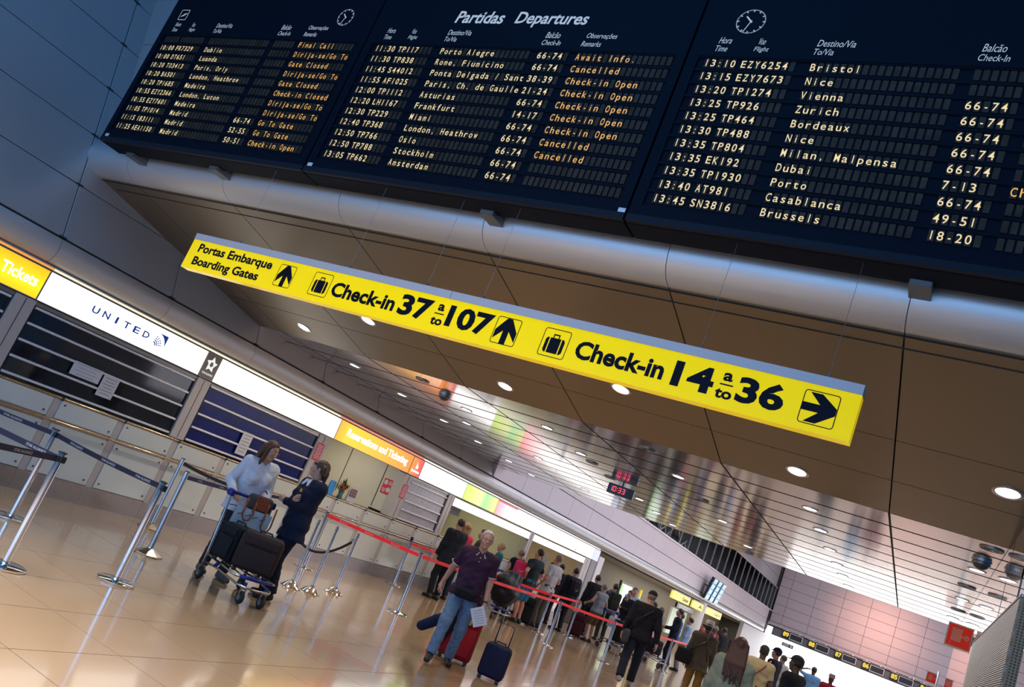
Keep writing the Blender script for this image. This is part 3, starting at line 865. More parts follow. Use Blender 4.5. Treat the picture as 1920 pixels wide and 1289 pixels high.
# ------------------------------------------------------------------ departures board
YB = 5.15
ROWZ = [5.565 - 0.123 * i for i in range(11)]      # text baselines
CW = 0.0525
MODS = [
    (-9.37, -6.035, -9.22, 'left departures board module with a small plane emblem and a clock', [
        ('', '', '', '', 'Final Call'), ('10:00', 'FR7329', 'Dublin', '', 'Dirija-se/Go To'), ('10:00', 'DT651', 'Luanda', '', 'Gate Closed'),
        ('10:20', 'TO3413', 'Paris, Orly', '', 'Dirija-se/Go To'), ('10:20', 'BA501', 'London, Heathrow', '', 'Gate Closed'),
        ('10:20', 'TP1685', 'Madeira', '', 'Check-in Closed'), ('10:55', 'EZY2366', 'London, Luton', '', 'Dirija-se/Go To'),
        ('10:55', 'EZY7601', 'Madeira', '', 'Dirija-se/Go To'), ('11:05', 'TP1014', 'Madrid', '66-74', 'Go To Gate'),
        ('11:15', 'IB3111', 'Madrid', '52-55', 'Go To Gate'), ('11:25', 'AEA1150', 'Madrid', '50-51', 'Check-in Open')]),
    (-6.015, -2.60, -5.86, 'middle departures board module headed Partidas Departures', [
        ('11:30', 'TP117', 'Porto Alegre', '66-74', 'Await Info.'), ('11:30', 'TP838', 'Rome, Fiumicino', '66-74', 'Cancelled'),
        ('11:45', 'S44012', 'Ponta Delgada / Sant', '38-39', 'Check-in Open'), ('11:55', 'AF1025', 'Paris, Ch. de Gaulle', '21-24', 'Check-in Open'),
        ('12:00', 'TP1112', 'Asturias', '66-74', 'Check-in Open'), ('12:20', 'LH1167', 'Frankfurt', '14-17', 'Check-in Open'),
        ('12:30', 'TP229', 'Miami', '66-74', 'Check-in Open'), ('12:40', 'TP368', 'London, Heathrow', '66-74', 'Cancelled'),
        ('12:50', 'TP766', 'Oslo', '66-74', 'Cancelled'), ('12:50', 'TP788', 'Stockholm', '66-74', ''), ('13:05', 'TP662', 'Amsterdam', '66-74', '')]),
    (-2.58, 0.83, -2.43, 'right departures board module with a clock over the flight column', [
        ('13:10', 'EZY6254', 'Bristol', '', ''), ('13:15', 'EZY7673', 'Nice', '', ''), ('13:20', 'TP1274', 'Vienna', '66-74', ''),
        ('13:25', 'TP926', 'Zurich', '66-74', ''), ('13:25', 'TP464', 'Bordeaux', '66-74', ''), ('13:30', 'TP488', 'Nice', '66-74', ''),
        ('13:35', 'TP804', 'Milan, Malpensa', '66-74', ''), ('13:35', 'EK192', 'Dubai', '7-13', 'Check-in Open'), ('13:35', 'TP1930', 'Porto', '66-74', ''),
        ('13:40', 'AT981', 'Casablanca', '49-51', ''), ('13:45', 'SN3816', 'Brussels', '18-20', '')])]
OFF = (0.0, 0.295, 0.815, 1.89, 2.275)
NCH = (5, 8, 19, 6, 17)
HC = 0.062


def glyph_metrics():
    vs, fs = glyphs('H'); ys = [b for a, b in vs]
    return max(ys) - min(ys)


CAPH = glyph_metrics()


def mono(mb, s, x, z, fr, h=HC, w=0.036):
    sc_y = h / CAPH
    for i, ch in enumerate(s):
        if ch == ' ': continue
        vs, fs = glyphs(ch, 0.004)
        xs = [a for a, b in vs]
        xa, xb = min(xs), max(xs)
        ww = xb - xa
        sx = min(w / max(ww, 1e-6), sc_y * 1.05)
        if ch in "1Il:.,/-'i": sx = sc_y * 0.72
        cx = x + i * CW + 0.022
        mb.add([fr(cx + (a - (xa + xb) / 2) * sx, z + b * sc_y) for a, b in vs], fs)


def clock(parent, cx, cz, r, y):
    mb = MB(); fr = frX(y)
    for k in range(60):
        a = 2 * PI * k / 60
        r0 = r * (0.80 if k % 5 == 0 else 0.92); w = 0.0045 if k % 5 == 0 else 0.0028
        s_, c_ = math.sin(a), math.cos(a)
        mb.add([fr(cx + s_ * q + c_ * e, cz + c_ * q - s_ * e) for q, e in ((r0, -w), (r, -w), (r, w), (r0, w))], [(0, 1, 2, 3)])
    mb.build('dial_marks', M_hdr, parent, world=True)
    for nm, ang, L, w in (('hour_hand', 2 * PI * (10.55 / 12), 0.58, 0.006), ('minute_hand', 2 * PI * 33.3 / 60, 0.95, 0.0035)):
        s_, c_ = math.sin(ang), math.cos(ang)
        m2 = MB(); m2.add([fr(cx + s_ * q + c_ * e, cz + c_ * q - s_ * e) for q, e in ((-r * .12, -w), (r * L, -w), (r * L, w), (-r * .12, w))], [(0, 1, 2, 3)])
        m2.build(nm, M_hdr, parent, world=True)


def ring_rect(mb, u0, u1, v0, v1, r, th, fr):
    def loop(d):
        a0, a1, b0, b1, rr = u0 + d, u1 - d, v0 + d, v1 - d, max(r - d, 0.0005)
        out = []
        for cx, cy, s_ in ((a1 - rr, b1 - rr, 0), (a0 + rr, b1 - rr, 1), (a0 + rr, b0 + rr, 2), (a1 - rr, b0 + rr, 3)):
            for k in range(5):
                an = (s_ + k / 4) * PI / 2
                out.append((cx + rr * math.cos(an), cy + rr * math.sin(an)))
        return out
    A, B = loop(0), loop(th)
    n = len(A)
    for i in range(n):
        j = (i + 1) % n
        mb.add([fr(*A[i]), fr(*A[j]), fr(*B[j]), fr(*B[i])], [(0, 1, 2, 3)])


for mi, (xa, xb, x0, lab, rows) in enumerate(MODS):
    t = thing('departure_board', lab, 'departures board', (xa, YB, 4.15), 0, 'departures board modules')
    MB().prism([(YB + 0.32, 4.19), (YB + 0.32, 6.42), (YB + 0.012, 6.42), (YB + 0.012, 4.15), (YB + 0.05, 4.14), (YB + 0.28, 4.14)], lambda u, v, q: (q, u, v), xa, xb).build('casing', M_board, t, world=True)
    MB().box(xa, xb, YB - 0.006, YB + 0.012, 5.655, 6.30).build('header', M_board, t, world=True)
    MB().box(xa, xb, YB - 0.006, YB + 0.012, 4.20, 4.29).build('bottom_frame', M_board, t, world=True)
    MB().box(xa, x0 - 0.06, YB - 0.006, YB + 0.012, 4.29, 5.655).build('side_frame', M_board, t, world=True)
    MB().box(xb - 0.08, xb, YB - 0.006, YB + 0.012, 4.29, 5.655).build('side_frame', M_board, t, world=True)
    MB().box(xa, xb, YB - 0.01, YB + 0.05, 4.145, 4.20).build('sill', mat('board_sill', (0.010, 0.014, 0.022), 0.5, 0.0, spec=0.1), t, world=True)
    for ri, z in enumerate(ROWZ):
        # divider between rows
        MB().box(x0 - 0.06, xb - 0.08, YB - 0.001, YB + 0.012, z + 0.076, z + 0.098).build('row_divider', M_board, t, world=True)
        cells = MB()
        for off, n in zip(OFF, NCH):
            for i in range(n):
                xc = x0 + off + i * CW
                if xc + 0.045 > xb - 0.08: continue
                cells.box(xc + 0.003, xc + 0.041, YB + 0.003, YB + 0.012, z - 0.012, z + 0.072)
        o = cells.build('flap_row', M_flap, t, world=True); o['kind'] = 'stuff'
        for k, (off, sx) in enumerate(zip(OFF, rows[ri])):
            if not sx: continue
            mb = MB(); mono(mb, sx, x0 + off, z, frX(YB + 0.002))
            mb.build(('time_text', 'flight_text', 'destination_text', 'desk_text', 'remark_text')[k], M_amber if k == 4 else M_cream, t, world=True)
    hd = MB(); fr = frX(YB - 0.0075)
    hw = [('Hora', 'Time', 0.06, 0.10), ('Voo', 'Flight', 0.37, 0.11), ('Destino/Via', 'To/Via', 0.815, 0.27), ('Balcão', 'Check-In', 1.90, 0.19), ('Observações', 'Remarks', 2.30, 0.29)]
    for a_, b_, off, w_ in hw:
        if mi == 2 and off > 2.2 and False: continue
        la, lb_ = len(a_), len(b_)
        wa = w_ * (1 if la >= lb_ else la / lb_); wbb = w_ * (1 if lb_ >= la else lb_ / la)
        hd = MB()
        text_into(hd, a_, x0 + off, x0 + off + wa, 5.775, 5.835 if 'ç' not in a_ and 'ã' not in a_ else 5.84, fr, 0.0, 0.18)
        text_into(hd, b_, x0 + off - 0.015, x0 + off - 0.015 + wbb, 5.70, 5.755, fr, 0.0, 0.18)
        hd.build('column_heading', M_hdr, t, world=True)
    hd = MB()
    if mi == 1:
        text_into(hd, 'Partidas', -5.03, -4.49, 5.915, 6.055, fr, 0.02, 0.16)
        text_into(hd, 'Departures', -4.36, -3.62, 5.885, 6.055, fr, 0.02, 0.16)
    if mi == 0:
        ring_rect(hd, -9.18, -9.03, 5.87, 6.02, 0.018, 0.008, fr)
        poly_into(hd, [(-9.155, 5.915), (-9.11, 5.925), (-9.05, 5.965), (-9.055, 5.975), (-9.12, 5.945)], fr)
        poly_into(hd, [(-9.12, 5.93), (-9.10, 5.965), (-9.088, 5.965), (-9.10, 5.935)], fr)
    if hd.v: hd.build('board_title' if mi == 1 else 'plane_emblem', M_hdr, t, world=True)
    if mi == 0: clock(t, -6.46, 5.955, 0.105, YB - 0.008)
    if mi == 2: clock(t, -2.175, 5.99, 0.115, YB - 0.008)
    xl = {0: -9.30, 1: -5.98, 2: -2.66}[mi]
    if mi < 3:
        MB().box(xl, xl + 0.06, YB - 0.014, YB - 0.010, 4.20, 4.235).build('maker_plate', mat('plate_white', (0.6, 0.62, 0.68), 0.5), t, world=True)
    # cloth of brackets carrying the board
for i, x in enumerate((-9.05, -7.55, -3.95, -0.52)):
    t = thing('board_bracket', 'square metal bracket under the departures board, %s from the left' % ['first', 'second', 'third', 'fourth'][i], 'bracket', (x, 5.42, 4.05), 0, 'brackets under the departures board')
    MB().box(-0.07, 0.07, -0.06, 0.16, 0.05, 0.12).build('block', mat('bracket_metal', (0.16, 0.17, 0.18), 0.4, 0.6), t)
    MB().box(-0.062, 0.062, -0.066, -0.060, 0.057, 0.113).build('face_plate', mat('bracket_face', (0.30, 0.31, 0.32), 0.35, 0.7), t)

# ------------------------------------------------------------------ yellow hanging sign
YS = 5.2
SX0, SX1 = -7.055, -0.645
t = thing('hanging_sign', 'long yellow hanging sign with black lettering for boarding gates and check-in', 'sign', (SX0, YS, 2.92))
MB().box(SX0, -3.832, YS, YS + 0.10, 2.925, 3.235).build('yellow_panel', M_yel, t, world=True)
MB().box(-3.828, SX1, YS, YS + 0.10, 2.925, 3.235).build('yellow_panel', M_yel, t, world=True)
for a, b in ((SX0, -3.832), (-3.828, SX1)):
    MB().prism([(YS - 0.006, 3.235), (YS - 0.006, 3.302), (YS + 0.03, 3.308), (YS + 0.03, 3.312), (YS + 0.106, 3.312), (YS + 0.106, 3.235)], lambda u, v, q: (q, u, v), a, b).build('grey_rail', M_signgrey, t, world=True)
fr = frX(YS - 0.002)
_i = MB(); text_into(_i, 'Portas Embarque', -6.93, -5.865, 3.085, 3.205, fr, 0.032); _i.build('lettering', M_ink, t, world=True)
_i = MB(); text_into(_i, 'Boarding Gates', -6.93, -5.975, 2.945, 3.065, fr, 0.032); _i.build('lettering', M_ink, t, world=True)
_i = MB(); text_into(_i, 'Check-in', -5.055, -4.33, 3.01, 3.15, fr, 0.035); _i.build('lettering', M_ink, t, world=True)
_i = MB(); text_into(_i, '37', -4.285, -3.95, 3.0, 3.19, fr, 0.04); _i.build('lettering', M_ink, t, world=True)
_i = MB(); text_into(_i, 'a', -3.90, -3.835, 3.115, 3.175, fr, 0.035); _i.build('lettering', M_ink, t, world=True)
_i = MB(); text_into(_i, 'to', -3.925, -3.81, 2.99, 3.06, fr, 0.035); _i.build('lettering', M_ink, t, world=True)
_i = MB(); poly_into(_i, [(-3.915, 3.085), (-3.82, 3.085), (-3.82, 3.095), (-3.915, 3.095)], fr); _i.build('dividing_bar', M_ink, t, world=True)
_i = MB(); text_into(_i, '107', -3.785, -3.35, 3.0, 3.19, fr, 0.04); _i.build('lettering', M_ink, t, world=True)
_i = MB(); text_into(_i, 'Check-in', -2.60, -1.905, 3.01, 3.155, fr, 0.035); _i.build('lettering', M_ink, t, world=True)
_i = MB(); text_into(_i, '14', -1.84, -1.55, 2.995, 3.18, fr, 0.04); _i.build('lettering', M_ink, t, world=True)
_i = MB(); text_into(_i, 'a', -1.50, -1.435, 3.115, 3.175, fr, 0.035); _i.build('lettering', M_ink, t, world=True)
_i = MB(); text_into(_i, 'to', -1.525, -1.41, 2.99, 3.06, fr, 0.035); _i.build('lettering', M_ink, t, world=True)
_i = MB(); poly_into(_i, [(-1.51, 3.085), (-1.42, 3.085), (-1.42, 3.095), (-1.51, 3.095)], fr); _i.build('dividing_bar', M_ink, t, world=True)
_i = MB(); text_into(_i, '36', -1.39, -1.08, 2.995, 3.18, fr, 0.04); _i.build('lettering', M_ink, t, world=True)



def arrow_box(x0, x1, z0, z1, right=False):
    mb = MB()
    ring_rect(mb, x0, x1, z0, z1, 0.022, 0.006, fr)
    A = [(.38, .02), (.38, .50), (.06, .16), (.06, .50), (.40, .97), (.60, .97), (.94, .50), (.94, .16), (.62, .50), (.62, .02)]
    if right: A = [(v, 1 - u) for u, v in A]
    w, h = x1 - x0, z1 - z0
    poly_into(mb, [(x0 + u * w, z0 + v * h) for u, v in A][::-1 if not right else -1], fr)
    mb.build('arrow_pictogram', M_ink, t, world=True)


def case_box(x0, x1, z0, z1):
    mb = MB()
    ring_rect(mb, x0, x1, z0, z1, 0.022, 0.006, fr)
    w, h = x1 - x0, z1 - z0
    def P(pts): poly_into(mb, [(x0 + u * w, z0 + v * h) for u, v in pts], fr)
    P([(.30, .14), (.70, .14), (.70, .68), (.30, .68)])
    P([(.20, .14), (.26, .14), (.26, .68), (.20, .68), (.14, .60), (.14, .22)])
    P([(.74, .14), (.80, .14), (.86, .22), (.86, .60), (.80, .68), (.74, .68)])
    P([(.38, .68), (.42, .68), (.42, .77), (.58, .77), (.58, .68), (.62, .68), (.62, .82), (.38, .82)])
    mb.build('suitcase_pictogram', M_ink, t, world=True)


arrow_box(-5.765, -5.55, 2.975, 3.195)
case_box(-5.315, -5.09, 2.975, 3.20)
arrow_box(-3.325, -3.105, 2.97, 3.195)
case_box(-2.895, -2.67, 2.97, 3.195)
arrow_box(-0.975, -0.755, 2.97, 3.195, True)
for i, x in enumerate((-6.45, -5.0, -4.12, -3.55, -1.72, -0.87)):
    MB().tube([(x, YS + 0.03, 3.31), (x, YS + 0.03, 4.15)], 0.0016, 5).build('wire', mat('wire_steel', (0.45, 0.45, 0.45), 0.3, 0.9), t, world=True)
    MB().box(x - 0.005, x + 0.005, YS + 0.02, YS + 0.04, 3.305, 3.335).build('wire_clamp', M_chrome, t, world=True)

# ------------------------------------------------------------------ digital clock
t = thing('digital_clock', 'small black digital clock with red figures hanging from the polished ceiling', 'clock', (-5.0, 13.6, 3.17))
t.rotation_euler = (0, 0, math.radians(8))
MB().box(-0.235, 0.235, 0, 0.10, -0.085, 0.085).build('case', M_black, t)
MB().box(-0.21, 0.12, -0.003, 0.0, -0.065, 0.065).build('display', mat('clock_face', (0.01, 0.005, 0.005), 0.15), t)
MB().tube([(0, 0.05, 0.08), (0, 0.05, 0.13)], 0.012, 8).build('hanger', M_black, t)
mb = MB(); M_led = emis('led_red', (1.0, 0.06, 0.10), 2.2)
SEG = {'1': 'bc', '0': 'abcdef', '3': 'abgcd'}


def seven(mb, ch, x, z, w, h):
    th = 0.010
    S = {'a': (x + .004, z + h - th, x + w - .004, z + h), 'g': (x + .004, z + h / 2 - th / 2, x + w - .004, z + h / 2 + th / 2), 'd': (x + .004, z, x + w - .004, z + th),
         'f': (x, z + h / 2 + .003, x + th, z + h - .003), 'b': (x + w - th, z + h / 2 + .003, x + w, z + h - .003),
         'e': (x, z + .003, x + th, z + h / 2 - .003), 'c': (x + w - th, z + .003, x + w, z + h / 2 - .003)}
    for s_ in SEG[ch]:
        a = S[s_]
        mb.add([(a[0], -0.0045, a[1]), (a[2], -0.0045, a[1]), (a[2], -0.0045, a[3]), (a[0], -0.0045, a[3])], [(0, 1, 2, 3)])


for ch, x in zip('1033', (-0.20, -0.135, -0.04, 0.03)):
    seven(mb, ch, x, -0.045, 0.05, 0.09)
for dz in (-0.02, 0.02):
    mb.add([(-0.066, -0.0045, dz - .006), (-0.054, -0.0045, dz - .006), (-0.054, -0.0045, dz + .006), (-0.066, -0.0045, dz + .006)], [(0, 1, 2, 3)])
mb.build('figures', M_led, t)

# ------------------------------------------------------------------ red hose signs
M_gold = mat('sign_gold', (0.72, 0.58, 0.30), 0.4)
M_signred = mat('hose_red', (0.66, 0.018, 0.006), 0.45, 0, (0.8, 0.03, 0.01), 0.28, spec=0.2)  # slight glow added so the blue light does not turn the red pink


def hose_sign(x, y, z, s, label):
    t = thing('hose_sign', label, 'sign', (x, y, z))
    MB().prism([(0, 0), (s, 0), (s + 0.0, 0.06), (s * 0.5, 0.12), (0.0, 0.06)], lambda u, v, q: (u, v, q), 0, s).build('body', M_gold, t)
    MB().box(0.012, s - 0.012, -0.003, 0.001, 0.012, s - 0.012).build('red_face', M_signred, t)
    mb = MB()
    f2 = lambda u, v: (u * s, -0.005, v * s)
    for i in range(8):
        u = 0.22 + 0.05 * i
        mb.add([f2(u - 0.017, .26), f2(u + 0.010, .26), f2(u + 0.010, .80), f2(u - 0.017, .80)], [(0, 1, 2, 3)])
    poly_into(mb, [(0.18, 0.78), (0.60, 0.78), (0.60, 0.82), (0.18, 0.82)], f2)
    poly_into(mb, [(0.58, 0.50), (0.70, 0.50), (0.70, 0.54), (0.58, 0.54)], f2)
    poly_into(mb, [(0.18, 0.12), (0.21, 0.12), (0.21, 0.2), (0.18, 0.2)], f2)
    for k in range(20):
        a0_, a1_ = 2 * PI * k / 20, 2 * PI * (k + 1) / 20
        mb.add([f2(0.79 + r * math.cos(a), 0.52 + r * math.sin(a)) for r, a in ((.07, a0_), (.10, a0_), (.10, a1_), (.07, a1_))], [(0, 1, 2, 3)])
    poly_into(mb, [(0.71, 0.51), (0.87, 0.51), (0.87, 0.53), (0.71, 0.53)], f2)
    poly_into(mb, [(0.78, 0.44), (0.80, 0.44), (0.80, 0.60), (0.78, 0.60)], f2)
    mb.build('hose_pictogram', M_gold, t)
    MB().box(s * 0.9, s + 0.016, 0.02, 0.05, s * 0.3, s * 0.7).build('wall_bracket', M_gold, t)
    return t


hose_sign(0.20, 11.5, 2.44, 0.27, 'large red fire hose sign with gold edge standing off the glass screen')
hose_sign(0.215, 22.5, 2.30, 0.22, 'small distant red fire hose sign in the back hall')
tag(MB().tube([(0.44, 22.5, 0), (0.44, 22.5, 2.6)], 0.03, 10).build('sign_post', M_alu, smooth='all'), 'thin post carrying the distant red fire hose sign', 'post')

# ------------------------------------------------------------------ back wall counters 89..84
ORD = ['first', 'second', 'third', 'fourth', 'fifth', 'sixth']
M_numy = emis('number_yellow', (1.0, 0.72, 0.05), 1.0)
for i in range(6):
    x = -8.68 + 1.81 * i
    n = 89 - i
    t = thing('counter_number_sign', 'black sign with yellow figures %d on the back wall, %s sign from the left' % (n, ORD[i]), 'sign', (x, 64.6, 2.86), 0, 'numbered signs along the back wall')
    MB().box(0, 0.50, 0, 0.06, 0.0, 0.50).build('number_plate', M_black, t)
    MB().box(0, 0.50, -0.02, 0.08, 0.50, 0.54).build('lamp_rail', mat('rail_white', (0.8, 0.8, 0.82), 0.4), t)
    mb = MB(); text_into(mb, str(n), 0.06, 0.46, 0.10, 0.42, lambda u, v: (u, -0.004, v), 0.04); mb.build('figures', M_numy, t)
    t2 = thing('counter_screen', 'dark white-framed screen beside the yellow figures %d, %s screen from the left' % (n, ORD[i]), 'screen', (x + 0.53, 64.6, 2.88), 0, 'dark screens along the back wall')
    MB().box(0.04, 0.86, 0, 0.05, 0.04, 0.40).build('screen', mat('screen_dark', (0.03, 0.032, 0.04), 0.25), t2)
    mb = MB()
    for a in ((0, 0.90, 0, 0.04), (0, 0.90, 0.40, 0.44), (0, 0.04, 0.04, 0.40), (0.86, 0.90, 0.04, 0.40)):
        mb.box(a[0], a[1], -0.02, 0.05, a[2], a[3])
    mb.build('frame', MATS['rail_white'], t2)
tag(MB().box(-9.4, 9, 64.75, 64.85, 2.75, 3.30).build('trim_21', mat('grey_fascia', (0.15, 0.16, 0.18), 0.5)), kind='structure')
tag(MB().box(-9.8, 9, 64.5, 64.56, 3.47, 3.51).build('light_rail', MATS['rail_white']), 'long thin white rail with small lamps above the numbered signs', 'rail')
for i in range(12):
    x = -8.4 + 0.9 * i
    tag(MB().rbox((x, 64.45, 3.42), (0.10, 0.22, 0.10), 0.02).build('track_lamp', MATS['rail_white']), 'small track lamp on the white rail, number %d counted from the left wall' % (i + 1), 'lamp', 'track lamps on the rail above the numbered signs')
t = thing('white_partition', 'bright white back panels behind the numbered counters', 'partition', (-9.0, 66.0, 0))
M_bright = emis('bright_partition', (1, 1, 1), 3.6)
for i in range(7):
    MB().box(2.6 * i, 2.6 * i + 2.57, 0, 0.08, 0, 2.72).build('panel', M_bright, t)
t = thing('notice_board', 'small dark framed sign on the bright panels behind the navy cap', 'notice', (-8.55, 64.9, 2.30))
MB().box(0, 0.8, 0, 0.04, 0, 0.26).build('board', M_black, t)
mb = MB()
for i in range(3): mb.box(0.06, 0.5, -0.006, 0, 0.05 + 0.07 * i, 0.09 + 0.07 * i)
mb.lathe([(0.09, 0), (0.09, 0.006)], (0.66, -0.006, 0.13), 16, Matrix.Rotation(PI / 2, 3, 'X')).build('print', MATS['rail_white'], t)

# ------------------------------------------------------------------ flight displays on the fascia
M_dispb = emis('display_blue', (0.16, 0.42, 0.80), 1.0)
M_dispw = emis('display_pale', (0.72, 0.84, 0.92), 1.0)
for i, y in enumerate((41.85, 42.95, 44.05)):
    t = thing('flight_display', 'tall blue flight display tilted forward on the left fascia, %s of three' % ['nearest', 'middle', 'farthest'][i], 'screen', (-9.5, y, 2.75), 0, 'tall flight displays on the fascia')
    Rt = lambda u, v: (0.02 + v * 0.2, u, v)
    MB().prism([(0.0, 0.0), (0.2, 1.13), (0.08, 1.15), (-0.12, 0.02)], lambda u, v, q: (u, q, v), 0, 0.86).build('casing', M_black, t)
    MB().tube([(-0.27, 0.43, 0.7), (0.0, 0.43, 0.6)], 0.03, 8).build('arm', M_black, t)
    sb = MB(); pb_ = MB(); yb = MB()
    for k in range(4):
        z0 = 0.03 + 0.275 * k
        sb.add([Rt(0.03, z0), Rt(0.83, z0), Rt(0.83, z0 + 0.24), Rt(0.03, z0 + 0.24)], [(0, 1, 2, 3)])
        for q in range(5):
            z1 = z0 + 0.02 + 0.043 * q
            f3 = lambda u, v: (0.026 + v * 0.2, u, v)
            pb_.add([f3(0.08, z1), f3(0.60 + 0.15 * ((q * 7 + k) % 3) / 2, z1), f3(0.60 + 0.15 * ((q * 7 + k) % 3) / 2, z1 + 0.018), f3(0.08, z1 + 0.018)], [(0, 1, 2, 3)])
    f3 = lambda u, v: (0.028 + v * 0.2, u, v)
    yb.add([f3(0.45, 1.02), f3(0.80, 1.02), f3(0.80, 1.09), f3(0.45, 1.09)], [(0, 1, 2, 3)])
    sb.build('screen', M_dispb, t); pb_.build('screen_text', M_dispw, t); yb.build('yellow_field', M_numy, t)

# yellow direction signs of the far concourse
M_yl = emis('far_sign_yellow', (1.0, 0.86, 0.14), 1.0)
for y0, y1, lab, txt in ((36.9, 40.25, 'first lit yellow direction sign under the far fascia', 'Gates'), (40.95, 43.2, 'second lit yellow direction sign under the far fascia, left of the white column', 'A'),
                         (44.0, 48.0, 'third lit yellow direction sign under the far fascia, right of the white column', '1-6 >')):
    t = thing('direction_sign', lab, 'sign', (-9.7, y0, 2.14), 0, 'yellow direction signs under the fascia')
    MB().box(-0.1, 0, 0, y1 - y0, 0, 0.33).build('box', M_yl, t)
    MB().box(-0.11, 0.01, 0, y1 - y0, 0.33, 0.38).build('rail', M_signgrey, t)
    mb = MB(); text_into(mb, txt, (y1 - y0) * 0.55, (y1 - y0) * 0.9, 0.08, 0.25, yz(0.004), 0.03); mb.build('lettering', M_ink, t)
t = thing('shop_sign', 'black shop sign with white lettering under the first yellow direction sign', 'sign', (-9.9, 39.0, 1.86))
MB().box(-0.1, 0, 0, 3.7, 0, 0.22).build('board', M_black, t)
mb = MB()
mb.box(0.0, 0.006, 0.3, 2.6, 0.13, 0.17).box(0.0, 0.006, 0.3, 2.2, 0.05, 0.08).build('lettering', MATS['rail_white'], t)
tag(MB().tube([(-9.9, 43.5, 0), (-9.9, 43.5, 2.6)], 0.28, 20).build('column', mat('column_white', (0.7, 0.68, 0.68), 0.4), smooth=True), 'round white column between the yellow direction signs', 'column')
tag(MB().rbox((-9.95, 26.6, 1.1), (0.28, 0.55, 2.2), 0.03).build('column', mat('column_grey', (0.2, 0.19, 0.19), 0.4)), 'grey clad column at the end of the booths', 'column')
tag(MB().rbox((-9.95, 27.25, 1.2), (0.28, 0.55, 2.4), 0.03).build('column', MATS['column_white']), 'white clad column right of the grey one at the end of the booths', 'column')
t = thing('shop_display', 'green and white lit shop display behind the man in glasses', 'display', (-10.6, 32.5, 0))
MB().box(-0.1, 0, 0, 1.6, 0, 2.0).build('frame', M_black, t)
MB().box(0, 0.01, 0.1, 1.5, 0.9, 1.9).build('screen', mat('shop_green', (0.5, 0.6, 0.5), 0.4, 0, (0.75, 0.95, 0.75), 0.7), t)
MB().box(0.01, 0.015, 0.15, 0.3, 0.9, 1.85).build('stripe', emis('shop_stripe', (0.4, 0.9, 0.1), 0.9), t)
t = thing('shop_display', 'pale green panel under the black shop sign', 'display', (-10.2, 39.6, 0))
MB().box(-0.1, 0, 0, 3.0, 0.6, 1.8).build('panel', mat('shop_pale', (0.45, 0.55, 0.42), 0.4, 0, (0.6, 0.7, 0.55), 0.35), t)
MB().box(0, 0.01, 1.2, 2.7, 1.1, 1.2).build('lettering', M_black, t)
# office interior things seen through the openings
t = thing('green_poster', 'green photo poster on the booth wall behind the couple', 'poster', (-12.48, 17.3, 1.0))
MB().box(0, 0.02, 0, 1.9, 0, 0.85).build('panel', mat('poster_green', (0.16, 0.36, 0.04), 0.5, 0, (0.2, 0.5, 0.04), 0.25), t)
MB().box(0, 0.03, 0, 1.9, 0.85, 0.98).build('rail', M_gap, t)
MB().box(0.02, 0.024, 0.9, 1.9, 0.0, 0.85).build('light_half', mat('poster_lime', (0.35, 0.5, 0.06), 0.5, 0, (0.4, 0.6, 0.05), 0.25), t)
t = thing('office_sign', 'lilac grey plate sign hanging in the booth above the couple', 'sign', (-10.4, 17.1, 1.78))
MB().box(-0.02, 0, 0, 0.95, 0, 0.22).build('plate', mat('lilac_plate', (0.28, 0.27, 0.36), 0.5), t)
MB().box(0, 0.003, 0.1, 0.5, 0.06, 0.09).build('print', MATS['rail_white'], t)
t = thing('desk_monitor', 'small black monitor with a lit label on the farthest booth counter', 'monitor', (-10.0, 22.9, 1.24))
MB().box(-0.04, 0, 0, 0.42, 0.14, 0.42).build('screen', M_black, t)
MB().box(-0.10, 0.06, 0.12, 0.30, 0, 0.02).build('foot', M_black, t)
MB().box(-0.03, -0.01, 0.18, 0.24, 0.02, 0.14).build('stem', M_black, t)
mb = MB(); text_into(mb, 'TP', 0.1, 0.32, 0.46, 0.60, yz(0.0), 0.02); mb.build('lettering', M_black, t)

# flower vase, leaflet stand, blue folder on the ticket counter
t = thing('flower_vase', 'glass vase of orange and green tropical flowers on the ticket counter', 'flowers', (-9.93, 12.74, 1.225))
MB().lathe([(0.05, 0), (0.06, 0.02), (0.045, 0.08), (0.06, 0.15), (0.065, 0.155), (0.055, 0.15)], n=16).build('vase', mat('vase_green', (0.10, 0.20, 0.16), 0.1, coat=0.5), t, smooth='all')
rr = random.Random(3)
lm_ = [mat('leaf_dark', (0.02, 0.08, 0.02), 0.5), mat('leaf_mid', (0.06, 0.16, 0.03), 0.5)]
pm_ = [mat('petal_orange', (0.80, 0.22, 0.03), 0.5), mat('petal_red', (0.55, 0.06, 0.03), 0.5), mat('petal_yellow', (0.8, 0.5, 0.05), 0.5), mat('petal_pink', (0.7, 0.25, 0.2), 0.5)]
for i in range(46):
    a = rr.uniform(0, 2 * PI); el = rr.uniform(0.2, 1.5); L = rr.uniform(0.16, 0.30)
    d = Vector((math.cos(a) * math.cos(el), math.sin(a) * math.cos(el), math.sin(el)))
    p0 = Vector((0, 0, 0.13)); p1 = p0 + d * L; sd = d.cross(Vector((0, 0, 1))).normalized() * rr.uniform(0.014, 0.030)
    pm = p0 + d * L * 0.6 + Vector((0, 0, 0.015))
    fl = i % 3 == 0
    MB().add([p0, pm - sd, p1, pm + sd, pm + Vector((0, 0, .004))], [(0, 1, 4), (1, 2, 4), (2, 3, 4), (3, 0, 4)]).build('petal' if fl else 'leaf', pm_[i % 4] if fl else lm_[i % 2], t)
t = thing('leaflet_stand', 'small clear stand with a printed picture leaflet beside the flowers', 'leaflet', (-9.93, 12.98, 1.225))
MB().prism([(0, 0), (-0.02, 0.30), (-0.025, 0.30), (-0.06, 0)], lambda u, v, q: (u, q, v), 0, 0.26).build('stand', M_paper, t)
mb = MB()
